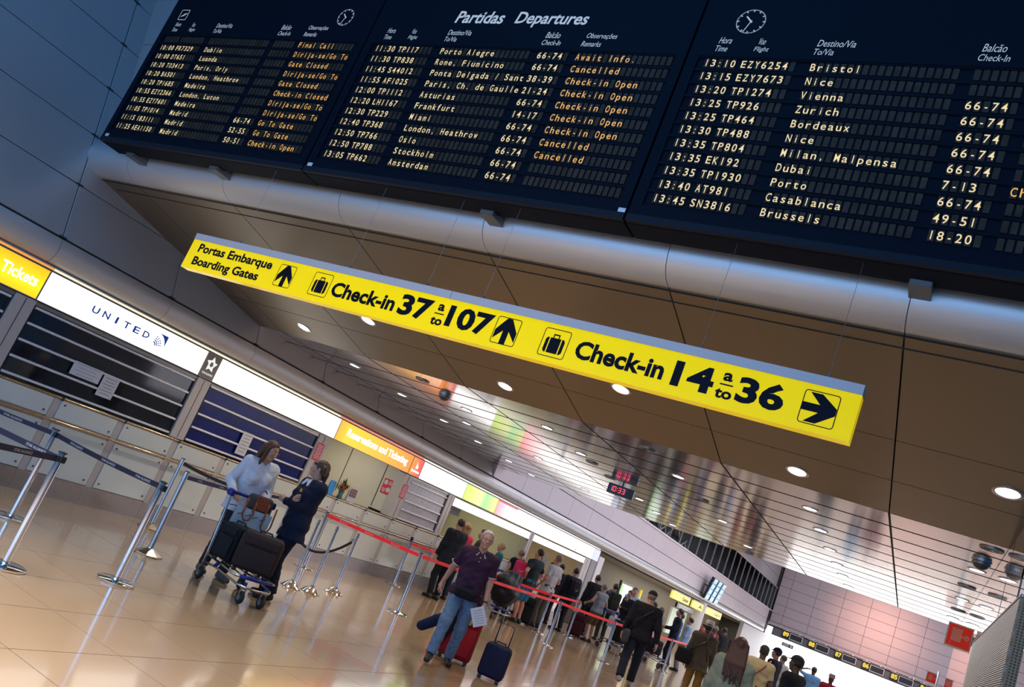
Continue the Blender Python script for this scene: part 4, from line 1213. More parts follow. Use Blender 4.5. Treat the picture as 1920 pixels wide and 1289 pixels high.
for i in range(3):
    for j in range(3):
        u = 0.02 + 0.075 * i; v = 0.10 + 0.055 * j
        mb.add([(0.002 - v * 0.066 + .001, u, v), (0.002 - v * 0.066 + .001, u + 0.068, v), (0.002 - (v + .05) * 0.066 + .001, u + 0.068, v + 0.05), (0.002 - (v + .05) * 0.066 + .001, u, v + 0.05)], [(0, 1, 2, 3)])
mb.build('pictures', mat('photo_dark', (0.16, 0.07, 0.07), 0.5, noise=0.9, nscale=40), t)
t = thing('blue_folder', 'bright blue folder standing on the ticket counter behind the woman in navy', 'folder', (-9.93, 12.36, 1.225), 0.15)
MB().prism([(0, 0), (-0.02, 0.27), (-0.03, 0.27), (-0.06, 0)], lambda u, v, q: (u, q, v), 0, 0.20).build('cover', mat('folder_blue', (0.02, 0.30, 0.75), 0.4), t)

# ------------------------------------------------------------------ stanchions and belts
M_beltd = mat('belt_navy', (0.008, 0.010, 0.035), 0.6)
M_beltb = mat('belt_blue', (0.004, 0.01, 0.10), 0.55)
M_beltr = mat('belt_red', (0.75, 0.015, 0.02), 0.5, 0, (0.9, 0.02, 0.03), 0.18)
M_goldc = mat('warm_chrome', (0.66, 0.58, 0.42), 0.18, 1.0)


def stanchion(x, y, kind, label, h=0.95, group='barrier posts'):
    t = thing('stanchion', label, 'barrier post', (x, y, 0), 0, group)
    if kind == 'flat':
        MB().lathe([(0.165, 0), (0.17, 0.008), (0.17, 0.020), (0.155, 0.026), (0.05, 0.032), (0.045, 0.038)], n=36).build('base', M_chrome, t, smooth=True)
        MB().tube([(0, 0, 0.03), (0, 0, h - 0.06)], 0.031, 20).build('pole', M_chrome, t, smooth=True)
        MB().tube([(0, 0, h - 0.06), (0, 0, h)], 0.034, 20).build('head', M_chrome, t, smooth=True)
        MB().lathe([(0.034, 0), (0.037, 0.003), (0.037, 0.010), (0.025, 0.014)], (0, 0, h), 20).build('cap', M_black, t)
        MB().rbox((0.01, 0.0, h - 0.045), (0.082, 0.055, 0.055), 0.008).build('belt_housing', M_black, t)
    elif kind == 'pyramid':
        MB().lathe([(0.17, 0), (0.172, 0.010), (0.16, 0.014), (0.035, 0.075), (0.032, 0.085)], n=8).build('base', M_goldc, t)
        MB().tube([(0, 0, 0.07), (0, 0, h)], 0.029, 18).build('pole', M_alu, t, smooth=True)
        MB().lathe([(0.031, 0), (0.032, 0.006), (0.02, 0.010)], (0, 0, h), 18).build('cap', M_black, t)
    elif kind == 'dome':
        MB().lathe([(0.145, 0), (0.15, 0.006), (0.14, 0.012), (0.125, 0.016), (0.10, 0.045), (0.06, 0.068), (0.035, 0.08), (0.028, 0.10)], n=32).build('base', M_chrome, t, smooth=True)
        MB().tube([(0, 0, 0.08), (0, 0, h - 0.07)], 0.020, 16).build('pole', M_chrome, t, smooth=True)
        MB().lathe([(0.020, 0), (0.030, 0.004), (0.030, 0.018), (0.022, 0.024), (0.022, 0.05), (0.031, 0.055), (0.031, 0.064), (0.016, 0.072)], (0, 0, h - 0.07), 18).build('head', M_chrome, t, smooth=True)
    else:   # slim chrome post with thin flat base
        MB().lathe([(0.165, 0), (0.17, 0.006), (0.165, 0.014), (0.06, 0.030), (0.03, 0.036)], n=32).build('base', M_chrome, t, smooth=True)
        pm = {'blue': M_beltb}.get(kind, M_chrome)
        MB().tube([(0, 0, 0.03), (0, 0, h)], 0.030, 18).build('pole', pm, t, smooth=True)
        MB().lathe([(0.032, 0), (0.034, 0.004), (0.034, 0.012), (0.02, 0.016)], (0, 0, h), 18).build('cap', M_black, t)
    return t


stanchion(-8.02, 5.50, 'flat', 'chrome barrier post at the left edge near the counters, with the upper belt', 0.96)
stanchion(-6.16, 4.37, 'flat', 'nearest chrome barrier post at the left edge, where two dark belts meet', 0.95)
stanchion(-6.23, 5.50, 'flat', 'chrome barrier post with a heavy round base, in front of the glass counters', 0.95)
stanchion(-7.63, 6.98, 'pyramid', 'pale aluminium barrier post with a golden faceted base and a blue belt', 1.0)
stanchion(-9.28, 8.32, 'pyramid', 'pale aluminium barrier post close to the counters behind the other aluminium one', 1.02)
stanchion(-7.42, 9.33, 'dome', 'slim dome-based chrome post, left one of the pair behind the woman in navy', 0.96)
stanchion(-7.30, 9.62, 'dome', 'slim dome-based chrome post, right one of the pair behind the woman in navy', 0.96)
stanchion(-9.02, 11.46, 'slim', 'chrome barrier post where the red belt begins, behind the woman in navy', 0.97)
stanchion(-7.54, 10.48, 'dome', 'slim chrome rope post standing alone with the black rope end', 0.93)
stanchion(-7.03, 11.55, 'slim', 'chrome barrier post carrying the red belt left of the man in the purple shirt', 0.97)
stanchion(-9.34, 14.78, 'slim', 'chrome barrier post touching the navy blue post near the counters', 0.93)
stanchion(-9.50, 15.03, 'blue', 'navy blue barrier post near the counters', 1.0)
stanchion(-9.33, 16.60, 'slim', 'chrome barrier post beside the man in the dark suit', 0.92)
stanchion(-7.69, 18.85, 'slim', 'chrome barrier post behind the red belt in front of the man in the white shirt', 0.94)
stanchion(-6.62, 16.89, 'slim', 'chrome barrier post in front, near the middle of the red belt', 0.93)
stanchion(-7.93, 21.45, 'slim', 'chrome barrier post behind the red belt left of the woman in khaki shorts', 0.97)
stanchion(-6.05, 19.06, 'slim', 'chrome barrier post left of the man in black with the black cap', 0.92)
stanchion(-5.87, 23.84, 'slim', 'chrome barrier post right of the man in black with the black cap', 0.92)
stanchion(-9.35, 4.9, 'flat', 'chrome barrier post outside the left edge, upper belt', 0.96)


def belt(p, q, z0, z1, m_, label, txt=None, sag=0.0, n=12, w=0.048, group='barrier belts', tsc=1.0, step=0.55):
    t = thing('barrier_belt', label, 'belt', (p[0], p[1], 0), 0, group)
    d = Vector((q[0] - p[0], q[1] - p[1], 0)); L = d.length; d.normalize(); nn = Vector((-d.y, d.x, 0))
    def pt(s_, v, e=0):
        k = s_ / L
        z = z0 + (z1 - z0) * k - sag * 4 * k * (1 - k)
        return d * s_ + Vector((0, 0, z + v)) + nn * e
    mb = MB()
    for i in range(n):
        a, b = 0.03 + (L - 0.06) * i / n, 0.03 + (L - 0.06) * (i + 1) / n
        mb.add([pt(a, -w / 2, -.001), pt(b, -w / 2, -.001), pt(b, w / 2, -.001), pt(a, w / 2, -.001), pt(a, -w / 2, .001), pt(b, -w / 2, .001), pt(b, w / 2, .001), pt(a, w / 2, .001)],
               [(0, 1, 2, 3), (7, 6, 5, 4), (3, 2, 6, 7), (0, 4, 5, 1)])
    mb.build('webbing', m_, t)
    if txt:
        side = -1 if nn.dot(Vector((-p[0], -p[1], 0))) < 0 else 1
        tm = MB(); wl_ = 0.22 * tsc; s_ = 0.3
        while s_ + wl_ < L:
            fr_ = (lambda s0: (lambda u, v: tuple(pt(s0 + u, v, 0.0025 * side))))(s_)
            text_into(tm, txt, 0, wl_, -0.011, 0.011, fr_, 0.01)
            s_ += step
        tm.build('lettering', mat('belt_print', (0.5, 0.5, 0.52), 0.6), t)
    return t


belt((-9.35, 4.9), (-8.02, 5.50), 0.93, 0.92, M_beltd, 'dark belt with white print entering at the left edge nearest the counters', 'STAR ALLIANCE', 0.01)
belt((-8.02, 5.50), (-6.23, 5.50), 0.92, 0.91, M_beltd, 'dark belt with white print reaching the round-based post', 'STAR ALLIANCE', 0.015)
belt((-7.9, 4.0), (-6.16, 4.37), 0.93, 0.90, M_beltd, 'dark belt with white print, upper one of two meeting at the nearest post', 'STAR ALLIANCE', 0.0)
belt((-5.6, 3.05), (-6.16, 4.37), 0.91, 0.90, M_beltd, 'dark belt with white print, lower one of two meeting at the nearest post', 'STAR ALLIANCE', 0.0)
belt((-7.63, 6.98), (-8.35, 9.3), 0.94, 0.93, M_beltb, 'blue belt with small white print running behind the woman in white', 'UNITED', 0.01, tsc=0.5)
belt((-9.28, 8.32), (-9.25, 10.6), 0.97, 0.96, M_beltd, 'dark belt sagging along the counters behind the woman in white', None, 0.09)
belt((-9.02, 11.46), (-7.03, 11.55), 0.93, 0.93, M_beltr, 'red belt with white print between the navy woman and the purple shirt man', 'Emirates', 0.0, w=0.055, tsc=0.8)
belt((-7.03, 11.55), (-6.62, 16.89), 0.93, 0.90, M_beltr, 'long red belt passing behind the man in the purple shirt', 'Emirates', 0.02, w=0.055, tsc=0.8)
belt((-9.34, 14.78), (-9.33, 16.60), 0.89, 0.88, M_beltr, 'red belt close to the counters beside the man in the dark suit', 'Emirates', 0.0, w=0.055, tsc=0.8)
belt((-9.33, 16.60), (-7.69, 18.85), 0.88, 0.90, M_beltr, 'red belt behind the man in the purple shirt in front of the queue', None, 0.02, w=0.055)
belt((-6.62, 16.89), (-6.05, 19.06), 0.90, 0.88, M_beltr, 'red belt in front of the queue between two chrome posts', None, 0.01, w=0.055)
belt((-6.05, 19.06), (-5.9, 20.4), 0.88, 0.87, M_beltr, 'red belt end beside the man in black with the black cap', None, 0.0, w=0.055)
belt((-7.69, 18.85), (-7.93, 21.45), 0.91, 0.92, M_beltr, 'pinkish red belt behind the front one near the man in the white shirt', None, 0.0, w=0.055)
belt((-5.93, 21.5), (-5.87, 23.84), 0.88, 0.88, M_beltr, 'red belt left part right of the man in black', None, 0.0, w=0.055)
belt((-5.87, 23.84), (-5.95, 26.4), 0.88, 0.87, M_beltr, 'red belt far part beside the man in the navy suit', None, 0.0, w=0.055)
t = thing('barrier_rope', 'thick black rope sagging between two chrome rope posts', 'rope', (-7.54, 10.48, 0))
pts = []
for i in range(15):
    k = i / 14
    pts.append((0 + (-8.75 + 7.54) * k, (10.2 - 10.48) * k, 0.84 - 0.72 * (k * (1 - k)) * 2.3 + 0.0 * k))
MB().tube(pts, 0.020, 10).build('rope', mat('rope_black', (0.01, 0.01, 0.016), 0.6), t, smooth='all')
MB().tube([pts[0], (pts[0][0] - 0.05, pts[0][1] - 0.01, pts[0][2] - 0.06)], 0.024, 10).build('rope_end', M_chrome, t)
stanchion(-8.78, 10.2, 'dome', 'slim chrome rope post behind the pair, holding the far end of the black rope', 0.93)
# ------------------------------------------------------------------ people: signed distance bodies meshed with surface nets
class Fld:
    def __init__(s, lo, hi, h):
        s.lo = np.array(lo, float); s.h = h
        s.n = np.ceil((np.array(hi) - s.lo) / h).astype(int) + 1
        s.F = np.full(s.n, 0.3, np.float32)

    def sub(s, a, b):
        i0 = np.clip(np.floor((np.array(a) - s.lo) / s.h).astype(int), 0, s.n - 1)
        i1 = np.clip(np.ceil((np.array(b) - s.lo) / s.h).astype(int) + 1, 0, s.n)
        if np.any(i1 <= i0): return None
        sl = tuple(slice(p, q) for p, q in zip(i0, i1))
        ax = [np.float32(s.lo[k]) + np.arange(i0[k], i1[k], dtype=np.float32) * np.float32(s.h) for k in range(3)]
        return sl, np.meshgrid(*ax, indexing='ij')

    def mix(s, sl, d, k):
        f = s.F[sl]
        h = np.maximum(k - np.abs(f - d), 0) / k
        s.F[sl] = np.minimum(f, d) - h * h * k * 0.25

    def cap(s, a, b, ra, rb, k=0.03, sq=None, cut=None):
        """tapered capsule; sq=(axis, factor) squashes the radius along an axis; cut=(point, normal) trims it"""
        a = np.array(a, float); b = np.array(b, float)
        m = max(ra, rb) * 1.25 + k + 2 * s.h
        r = s.sub(np.minimum(a, b) - m, np.maximum(a, b) + m)
        if r is None: return
        sl, (X, Y, Z) = r
        d = b - a; L = max(d @ d, 1e-9)
        px, py, pz = X - a[0], Y - a[1], Z - a[2]
        t = np.clip((px * d[0] + py * d[1] + pz * d[2]) / L, 0, 1)
        qx, qy, qz = px - t * d[0], py - t * d[1], pz - t * d[2]
        if sq:
            qy = qy * sq
        D = np.sqrt(qx * qx + qy * qy + qz * qz) - (ra + (rb - ra) * t)
        if cut:
            c, n = np.array(cut[0]), np.array(cut[1])
            D = np.maximum(D, (X - c[0]) * n[0] + (Y - c[1]) * n[1] + (Z - c[2]) * n[2])
        s.mix(sl, D, k)

    def ell(s, c, r, R=None, k=0.02, neg=False, cut=None):
        c = np.array(c, float); r = np.array(r, float); m = r.max() * 1.1 + k + 2 * s.h
        q = s.sub(c - m, c + m)
        if q is None: return
        sl, (X, Y, Z) = q
        x, y, z = X - c[0], Y - c[1], Z - c[2]
        if R is not None:
            x, y, z = (x * R[0, 0] + y * R[1, 0] + z * R[2, 0], x * R[0, 1] + y * R[1, 1] + z * R[2, 1], x * R[0, 2] + y * R[1, 2] + z * R[2, 2])
        x, y, z = x / r[0], y / r[1], z / r[2]
        l = np.sqrt(x * x + y * y + z * z)
        D = (l - 1) * r.min() * 1.0
        if cut:
            D = np.maximum(D, cut(x * r[0], y * r[1], z * r[2]))
        if neg:
            f = s.F[sl]; d2 = -D
            h = np.maximum(k - np.abs(f - d2), 0) / k
            s.F[sl] = np.maximum(f, d2) + h * h * k * 0.25
        else:
            s.mix(sl, D, k)

    def zcut(s, zmin=None, zmax=None):
        Z = (s.lo[2] + np.arange(s.n[2]) * s.h)[None, None, :]
        if zmin is not None: s.F = np.maximum(s.F, zmin - Z)
        if zmax is not None: s.F = np.maximum(s.F, Z - zmax)

    def wrinkle(s, amp, f1, seed):
        ax = [s.lo[k] + np.arange(s.n[k]) * s.h for k in range(3)]
        X, Y, Z = np.meshgrid(*ax, indexing='ij')
        s.F += (amp * (np.sin(X * f1 + seed + 2.5 * np.sin(Z * f1 * .45 + seed)) * np.sin(Z * f1 * .8 + 1.7 * seed + 2 * np.sin(Y * f1 * .6)) + 0.5 * np.sin(Z * f1 * 1.7 + X * f1 + 3 * np.sin(Y * f1)))).astype(np.float32)

    def nets(s):
        F = s.F
        F[0], F[-1] = 0.1, 0.1; F[:, 0], F[:, -1] = 0.1, 0.1; F[:, :, 0], F[:, :, -1] = 0.1, 0.1
        S = F < 0
        nx, ny, nz = [q - 1 for q in F.shape]
        acc = np.zeros((nx, ny, nz, 3), np.float32); cn = np.zeros((nx, ny, nz), np.float32)
        corners = [(i, j, k) for i in (0, 1) for j in (0, 1) for k in (0, 1)]
        cnt = np.zeros((nx, ny, nz), np.int8)
        for i, j, k in corners: cnt += S[i:i + nx, j:j + ny, k:k + nz]
        act = (cnt > 0) & (cnt < 8)
        I = np.argwhere(act)
        if len(I) == 0: return np.zeros((0, 3)), np.zeros((0, 4), int)
        P = np.zeros((len(I), 3)); C = np.zeros(len(I))
        for a in corners:
            for ax in range(3):
                if a[ax]: continue
                b = list(a); b[ax] = 1
                fa = F[I[:, 0] + a[0], I[:, 1] + a[1], I[:, 2] + a[2]]; fb = F[I[:, 0] + b[0], I[:, 1] + b[1], I[:, 2] + b[2]]
                m = (fa < 0) != (fb < 0)
                t = np.where(m, fa / np.where(m, fa - fb, 1), 0)
                q = np.array(a, float)[None, :].repeat(len(I), 0); q[:, ax] = t
                P += q * m[:, None]; C += m
        P = P / C[:, None]
        verts = s.lo + (I + P) * s.h
        idx = np.full((nx, ny, nz), -1, np.int64); idx[act] = np.arange(len(I))
        faces = []
        for ax in range(3):
            o1, o2 = [(1, 2), (2, 0), (0, 1)][ax]
            sh = [slice(None)] * 3; sh2 = [slice(None)] * 3
            sh[ax] = slice(0, -1); sh2[ax] = slice(1, None)
            A = S[tuple(sh)]; B = S[tuple(sh2)]
            E = np.argwhere(A != B)
            E = E[(E[:, o1] > 0) & (E[:, o2] > 0) & (E[:, o1] < F.shape[o1] - 1) & (E[:, o2] < F.shape[o2] - 1)]
            if len(E) == 0: continue
            def g_(d1, d2):
                q = E.copy(); q[:, o1] -= d1; q[:, o2] -= d2
                return idx[q[:, 0], q[:, 1], q[:, 2]]
            Q = np.stack([g_(1, 1), g_(0, 1), g_(0, 0), g_(1, 0)], 1)
            ins = A[E[:, 0], E[:, 1], E[:, 2]]
            Q[~ins] = Q[~ins][:, ::-1]
            faces.append(Q)
        Q = np.concatenate(faces)
        Q = Q[(Q >= 0).all(1)]
        return verts, Q


def np_mesh(name, parts, m, parent):
    """parts: list of (verts Nx3, quads Mx4) joined as one mesh"""
    vs = []; qs = []; n = 0
    for v, q in parts:
        if len(v) == 0: continue
        vs.append(v); qs.append(q + n); n += len(v)
    if not vs: return None
    v = np.concatenate(vs).astype(np.float32); q = np.concatenate(qs).astype(np.int32)
    me = bpy.data.meshes.new(name)
    me.vertices.add(len(v)); me.vertices.foreach_set('co', v.ravel())
    me.loops.add(q.size); me.loops.foreach_set('vertex_index', q.ravel())
    me.polygons.add(len(q)); me.polygons.foreach_set('loop_start', np.arange(len(q), dtype=np.int32) * 4)
    me.polygons.foreach_set('use_smooth', np.ones(len(q), bool))
    me.update(calc_edges=True)
    me.materials.append(m)
    o = bpy.data.objects.new(name, me); COL.objects.link(o); o.parent = parent
    return o


def rotz(a):
    c, s_ = math.cos(a), math.sin(a)
    return np.array([[c, -s_, 0], [s_, c, 0], [0, 0, 1.]])


def rotx(a):
    c, s_ = math.cos(a), math.sin(a)
    return np.array([[1, 0, 0], [0, c, -s_], [0, s_, c.real]])


_hand = {}


def hand_mesh(h, curl):
    """hand along +x from the wrist, palm facing -z, thumb on +y"""
    key = (h, curl)
    if key in _hand: return _hand[key]
    f = Fld((-0.03, -0.07, -0.09), (0.20, 0.09, 0.04), h)
    f.cap((-0.01, 0, 0), (0.03, 0, 0), 0.026, 0.03, 0.02, sq=None)
    for y in (-0.026, -0.009, 0.009, 0.026):
        f.cap((0.015, y * 0.7, 0), (0.082, y, 0.0), 0.0155, 0.0125, 0.012)
    for y, L, x0 in ((-0.031, 0.056, 0.078), (-0.0105, 0.072, 0.085), (0.0105, 0.078, 0.087), (0.031, 0.068, 0.083)):
        a = np.array([x0, y, 0]); ang = 0.0
        for k, (fr_, r0, r1) in enumerate(((0.45, 0.0096, 0.0088), (0.30, 0.0088, 0.0080), (0.25, 0.0080, 0.0066))):
            ang += curl * (0.7 if k == 0 else 1.0)
            b = a + L * fr_ * np.array([math.cos(ang), 0.04 * np.sign(y), -math.sin(ang)])
            f.cap(a, b, r0, r1, 0.004); a = b
    a = np.array([0.018, 0.024, -0.006]); b = np.array([0.052, 0.046, -0.018]); c = np.array([0.080, 0.050, -0.030 - 0.01 * curl]); d = np.array([0.100, 0.046, -0.040 - 0.02 * curl])
    f.cap(a, b, 0.016, 0.0125, 0.012); f.cap(b, c, 0.0112, 0.0098, 0.005); f.cap(c, d, 0.0098, 0.0078, 0.004)
    _hand[key] = f.nets()
    return _hand[key]


def ik(a, c, l1, l2, hint):
    a = np.array(a, float); c = np.array(c, float); d = c - a; L = np.linalg.norm(d)
    mx = (l1 + l2) * 0.995
    if L > mx: c = a + d / L * mx; d = c - a; L = mx
    x = (l1 * l1 - l2 * l2 + L * L) / (2 * L); h = math.sqrt(max(l1 * l1 - x * x, 0))
    u = d / L; hint = np.array(hint, float); p = hint - u * (hint @ u); p /= np.linalg.norm(p) + 1e-9
    return a + u * x + p * h, c


def noise_mat(name, col, rough=0.8, v=0.25, sc=30, **k):
    return mat(name, col, rough, noise=v, nscale=sc, **k)


SKIN = {'light': (0.52, 0.29, 0.20), 'tan': (0.47, 0.25, 0.16), 'brown': (0.12, 0.055, 0.035), 'pink': (0.56, 0.27, 0.19)}
M_eye = mat('eye_white', (0.75, 0.72, 0.68), 0.2)
M_iris = mat('eye_iris', (0.03, 0.018, 0.01), 0.1)
M_lip = mat('lip', (0.38, 0.10, 0.09), 0.5)
CLOTH = {}


def cloth(col, rough=0.8):
    key = 'cloth_%02x%02x%02x' % tuple(int(min(1, c) ** .5 * 255) for c in col)
    return mat(key, col, rough, noise=0.18, nscale=22, bump=0.25, bscale=90, spec=0.25)


def person(name_label, pos, face, H=1.72, h=0.018, build=1.0, skin='light', hair=('short', (0.03, 0.02, 0.015)), top=('short', (0.05, 0.06, 0.09), 0.86),
           bottom=('long', (0.03, 0.04, 0.08)), shoes=(0.015, 0.015, 0.015), aL=None, aR=None, wL=None, wR=None, head=(0, 0), lean=0.0, glasses=False,
           face_detail=False, curl=(0.5, 0.5), hl=None, hr=None, group=None, collar=None, cap=None, hat=None, female=False, hcurl=None, hem=None, elb=None, bust=0.0):
    """face = heading angle of the body in the floor plane; local +y is forward, +x is the person's right"""
    s = H / 1.75
    t = thing('person', name_label, 'person', (pos[0], pos[1], 0), face - PI / 2, group)
    w = build
    P = lambda x, y, z: np.array([x, y, z], float) * s
    def LN(p):     # lean of the upper body about the hips
        p = np.array(p, float); z0 = 0.93 * s; d = p - np.array([0, 0, z0])
        c, q = math.cos(lean), math.sin(lean)
        return np.array([p[0], d[1] * c + d[2] * q, z0 + d[2] * c - d[1] * q])
    aL = P(*(aL or (-0.10, 0.0, 0.085))); aR = P(*(aR or (0.10, 0.0, 0.085)))
    hipL, hipR = P(-0.088, 0, 0.91), P(0.088, 0, 0.91)
    kL, aL = ik(hipL, aL, 0.425 * s, 0.415 * s, (-0.15, 1, 0)); kR, aR = ik(hipR, aR, 0.425 * s, 0.415 * s, (0.15, 1, 0))
    shw = (0.165 if female else 0.185) * (0.6 + 0.4 * w)
    sL, sR = LN(P(-shw, -0.01, 1.415)), LN(P(shw, -0.01, 1.415))
    wLp = P(*(wL or (-0.27, 0.06, 0.86))); wRp = P(*(wR or (0.27, 0.06, 0.86)))
    eb = elb or ((-0.5, -1, -0.3), (0.5, -1, -0.3))
    eL, wLp = ik(sL, wLp, 0.295 * s, 0.255 * s, eb[0]); eR, wRp = ik(sR, wRp, 0.295 * s, 0.255 * s, eb[1])
    chest, waist, neck = LN(P(0, 0.0, 1.28)), LN(P(0, 0.0, 1.06)), LN(P(0, -0.012, 1.47))
    hc = LN(P(0, 0.022, 1.635)) + np.array([0, 0.02 * head[1], 0])
    Rh = rotz(head[0]) @ rotx(-head[1])
    Hd = lambda x, y, z: hc + Rh @ (np.array([x, y, z]) * s)
    allp = np.array([aL, aR, kL, kR, sL, sR, eL, eR, wLp, wRp, hc])
    lo = allp.min(0) - np.array([0.26, 0.26, 0.16]); hi = allp.max(0) + np.array([0.26, 0.26, 0.20]); lo[2] = -0.03
    sk = mat('skin_' + skin, SKIN[skin], 0.5, noise=0.08, nscale=40)
    th = w * s
    longt = bottom[0] == 'long'

    def torso(f, e, k=0.05, low=True):
        fb = 1.0
        f.cap(LN(P(-0.075, 0, 1.33)), LN(P(0.075, 0, 1.33)), 0.118 * th + e, 0.118 * th + e, k, sq=1.15)
        f.cap(LN(P(-0.065 * w, 0, 1.17)), LN(P(0.065 * w, 0, 1.17)), 0.108 * th + e, 0.108 * th + e, k, sq=1.1)
        f.cap(LN(P(-0.055 * w, 0.008, 1.05)), LN(P(0.055 * w, 0.008, 1.05)), 0.100 * th + e, 0.100 * th + e, k, sq=1.05)
        if w > 1.08: f.ell(LN(P(0, 0.05, 1.08)), (0.13 * th + e, 0.10 * th + e, 0.13 * s + e), None, k)
        if low: f.cap(P(-0.075, 0, 0.93), P(0.075, 0, 0.93), 0.112 * th + e, 0.112 * th + e, k, sq=1.08)
        f.cap(sL, sR, 0.062 * s + e, 0.062 * s + e, k)
        f.cap(LN(P(-0.09, -0.01, 1.43)), LN(P(0.09, -0.01, 1.43)), 0.06 * s + e, 0.06 * s + e, k)
        if female and bust >= 0:
            for x in (-0.075, 0.075): f.ell(LN(P(x, 0.085, 1.27)), (0.068 * s + e, 0.062 * s + e, 0.065 * s + e), None, 0.05)

    # body: one continuous surface
    f = Fld(lo, hi, h)
    torso(f, -0.004)
    for hp, kn, an, sd in ((hipL, kL, aL, -1), (hipR, kR, aR, 1)):
        f.cap(hp, kn, 0.085 * th, 0.056 * th, 0.04); f.cap(kn, an, 0.053 * th, 0.036 * th, 0.03)
        f.cap(kn + (an - kn) * 0.25 + np.array([0, -0.015, 0]), kn + (an - kn) * 0.5, 0.048 * th, 0.04 * th, 0.04)
        f.cap(an + P(0, -0.03, -0.03), an + P(sd * 0.02, 0.13, -0.055), 0.034 * s, 0.026 * s, 0.02)
    for sh, el, wr in ((sL, eL, wLp), (sR, eR, wRp)):
        f.cap(sh, el, 0.050 * th, 0.040 * th, 0.03); f.cap(el, wr, 0.040 * th, 0.026 * s, 0.02)
    f.cap(neck - np.array([0, 0, 0.04]), Hd(0, -0.02, -0.05), 0.058 * s, 0.052 * s, 0.03)
    fz = 0.92 if female else 1.0
    hh = h if not face_detail else None
    def headf(f):
        f.ell(Hd(0, -0.012, 0.028), (0.075 * s, 0.096 * s, 0.088 * s), Rh, 0.02)
        f.ell(Hd(0, 0.022, -0.035), (0.058 * s * fz, 0.070 * s, 0.082 * s), Rh, 0.03)
        f.ell(Hd(0, 0.062, -0.092), (0.026 * s * fz, 0.024 * s, 0.022 * s), Rh, 0.02)
        f.cap(Hd(0, 0.086, 0.018), Hd(0, 0.105, -0.022), 0.009 * s, 0.014 * s, 0.012)
        for x in (-1, 1):
            f.ell(Hd(0.032 * x, 0.098, 0.012), (0.017 * s, 0.014 * s, 0.011 * s), Rh, 0.012, neg=True)
            f.ell(Hd(0.078 * x, -0.005, -0.005), (0.010 * s, 0.020 * s, 0.031 * s), Rh, 0.008)
            f.ell(Hd(0.045 * x, 0.062, -0.03), (0.020 * s, 0.020 * s, 0.020 * s), Rh, 0.02)
        f.cap(Hd(-0.018, 0.086, -0.056), Hd(0.018, 0.086, -0.056), 0.0085 * s, 0.0085 * s, 0.010)
    headf(f)
    parts = []
    if face_detail:      # finer grid for the head, cut and joined at mid neck
        zc = float(Hd(0, -0.01, -0.125)[2])
        f.zcut(zmax=zc + 0.012)
        f2 = Fld(hc - 0.17, hc + 0.17, 0.006)
        f2.cap(neck - np.array([0, 0, 0.04]), Hd(0, -0.02, -0.05), 0.0585 * s, 0.0525 * s, 0.03)
        headf(f2); f2.zcut(zmin=zc)
        parts.append(f2.nets())
    parts.insert(0, f.nets())
    hsz = 0.0055 if face_detail else 0.0085
    for wr, el, sd, hr_, cl in ((wLp, eL, -1, hl, curl[0]), (wRp, eR, 1, hr, curl[1])):
        v, q = hand_mesh(hsz, cl)
        v = v * s * (0.93 if female else 1.0)
        d = (wr - el) / np.linalg.norm(wr - el)
        if hr_ is not None and hr_[0] is not None: d = np.array(hr_[0], float); d /= np.linalg.norm(d)
        pn = np.array(hr_[1], float) if hr_ is not None else np.array([-sd * 1.0, 0.15, 0])   # direction the palm faces
        pn = pn - d * (pn @ d); pn /= np.linalg.norm(pn)
        # template: x=d, -z=palm, y=thumb. thumb must be forward/up: pick handedness
        z_ = -pn; y_ = np.cross(z_, d)
        flip = (sd < 0)
        vv = v.copy()
        if flip:
            vv[:, 1] *= -1; q = q[:, ::-1]
            # left hand: mirror so the thumb is on the other side
        parts.append((wr + vv @ np.array([d, y_, z_]), q))
    np_mesh('body', parts, sk, t)

    # trousers, shorts or skirt
    bc = cloth(bottom[1], 0.85)
    f = Fld((lo[0], lo[1], -0.02), (hi[0], hi[1], 1.16 * s), h)
    f.cap(P(-0.078, 0, 0.94), P(0.078, 0, 0.94), 0.118 * th, 0.118 * th, 0.04, sq=1.05)
    f.cap(P(-0.07, 0, 1.02), P(0.07, 0, 1.02), 0.100 * th, 0.100 * th, 0.04, sq=1.0)
    for hp, kn, an in ((hipL, kL, aL), (hipR, kR, aR)):
        f.cap(hp, kn, 0.096 * th, 0.074 * th, 0.03)
        if longt:
            n_ = (an - kn) / np.linalg.norm(an - kn)
            flare = bottom[2] if len(bottom) > 2 else 0.062
            f.cap(kn, an + n_ * 0.03, 0.072 * th, flare * s, 0.03, cut=(an - n_ * 0.005, n_))
        else:
            n_ = (kn - hp) / np.linalg.norm(kn - hp)
            f.cap(hp, kn + n_ * 0.03, 0.098 * th, 0.086 * th, 0.03, cut=(kn - n_ * 0.0, n_))
    f.wrinkle(0.0035, 42, pos[0] * 3)
    if not longt:
        f.zcut(zmin=0.50 * s)
    f.zcut(zmax=1.045 * s)
    np_mesh('trousers' if longt else 'shorts', [f.nets()], bc, t)

    # upper garment
    kind, tc, hemz = top[0], top[1], (top[2] if len(top) > 2 else 0.88)
    f = Fld((lo[0], lo[1], 0.6 * s), (hi[0], hi[1], hi[2]), h)
    e = 0.016 if kind in ('short', 'tank') else 0.022
    if kind in ('jacket',): e = 0.030
    torso(f, e, 0.05)
    if hemz < 0.9: f.cap(P(-0.08, 0, hemz), P(0.08, 0, hemz), 0.122 * th + e, 0.122 * th + e, 0.04, sq=1.08)
    f.cap(LN(P(0, -0.01, 1.44)), LN(P(0, -0.008, 1.485)), 0.075 * s, 0.062 * s, 0.02)
    f.wrinkle(0.0040 if kind != 'tank' else 0.002, 34, pos[1] * 2)
    f.zcut(zmin=hemz * s)
    nk = LN(P(0, 0.0, 1.490))
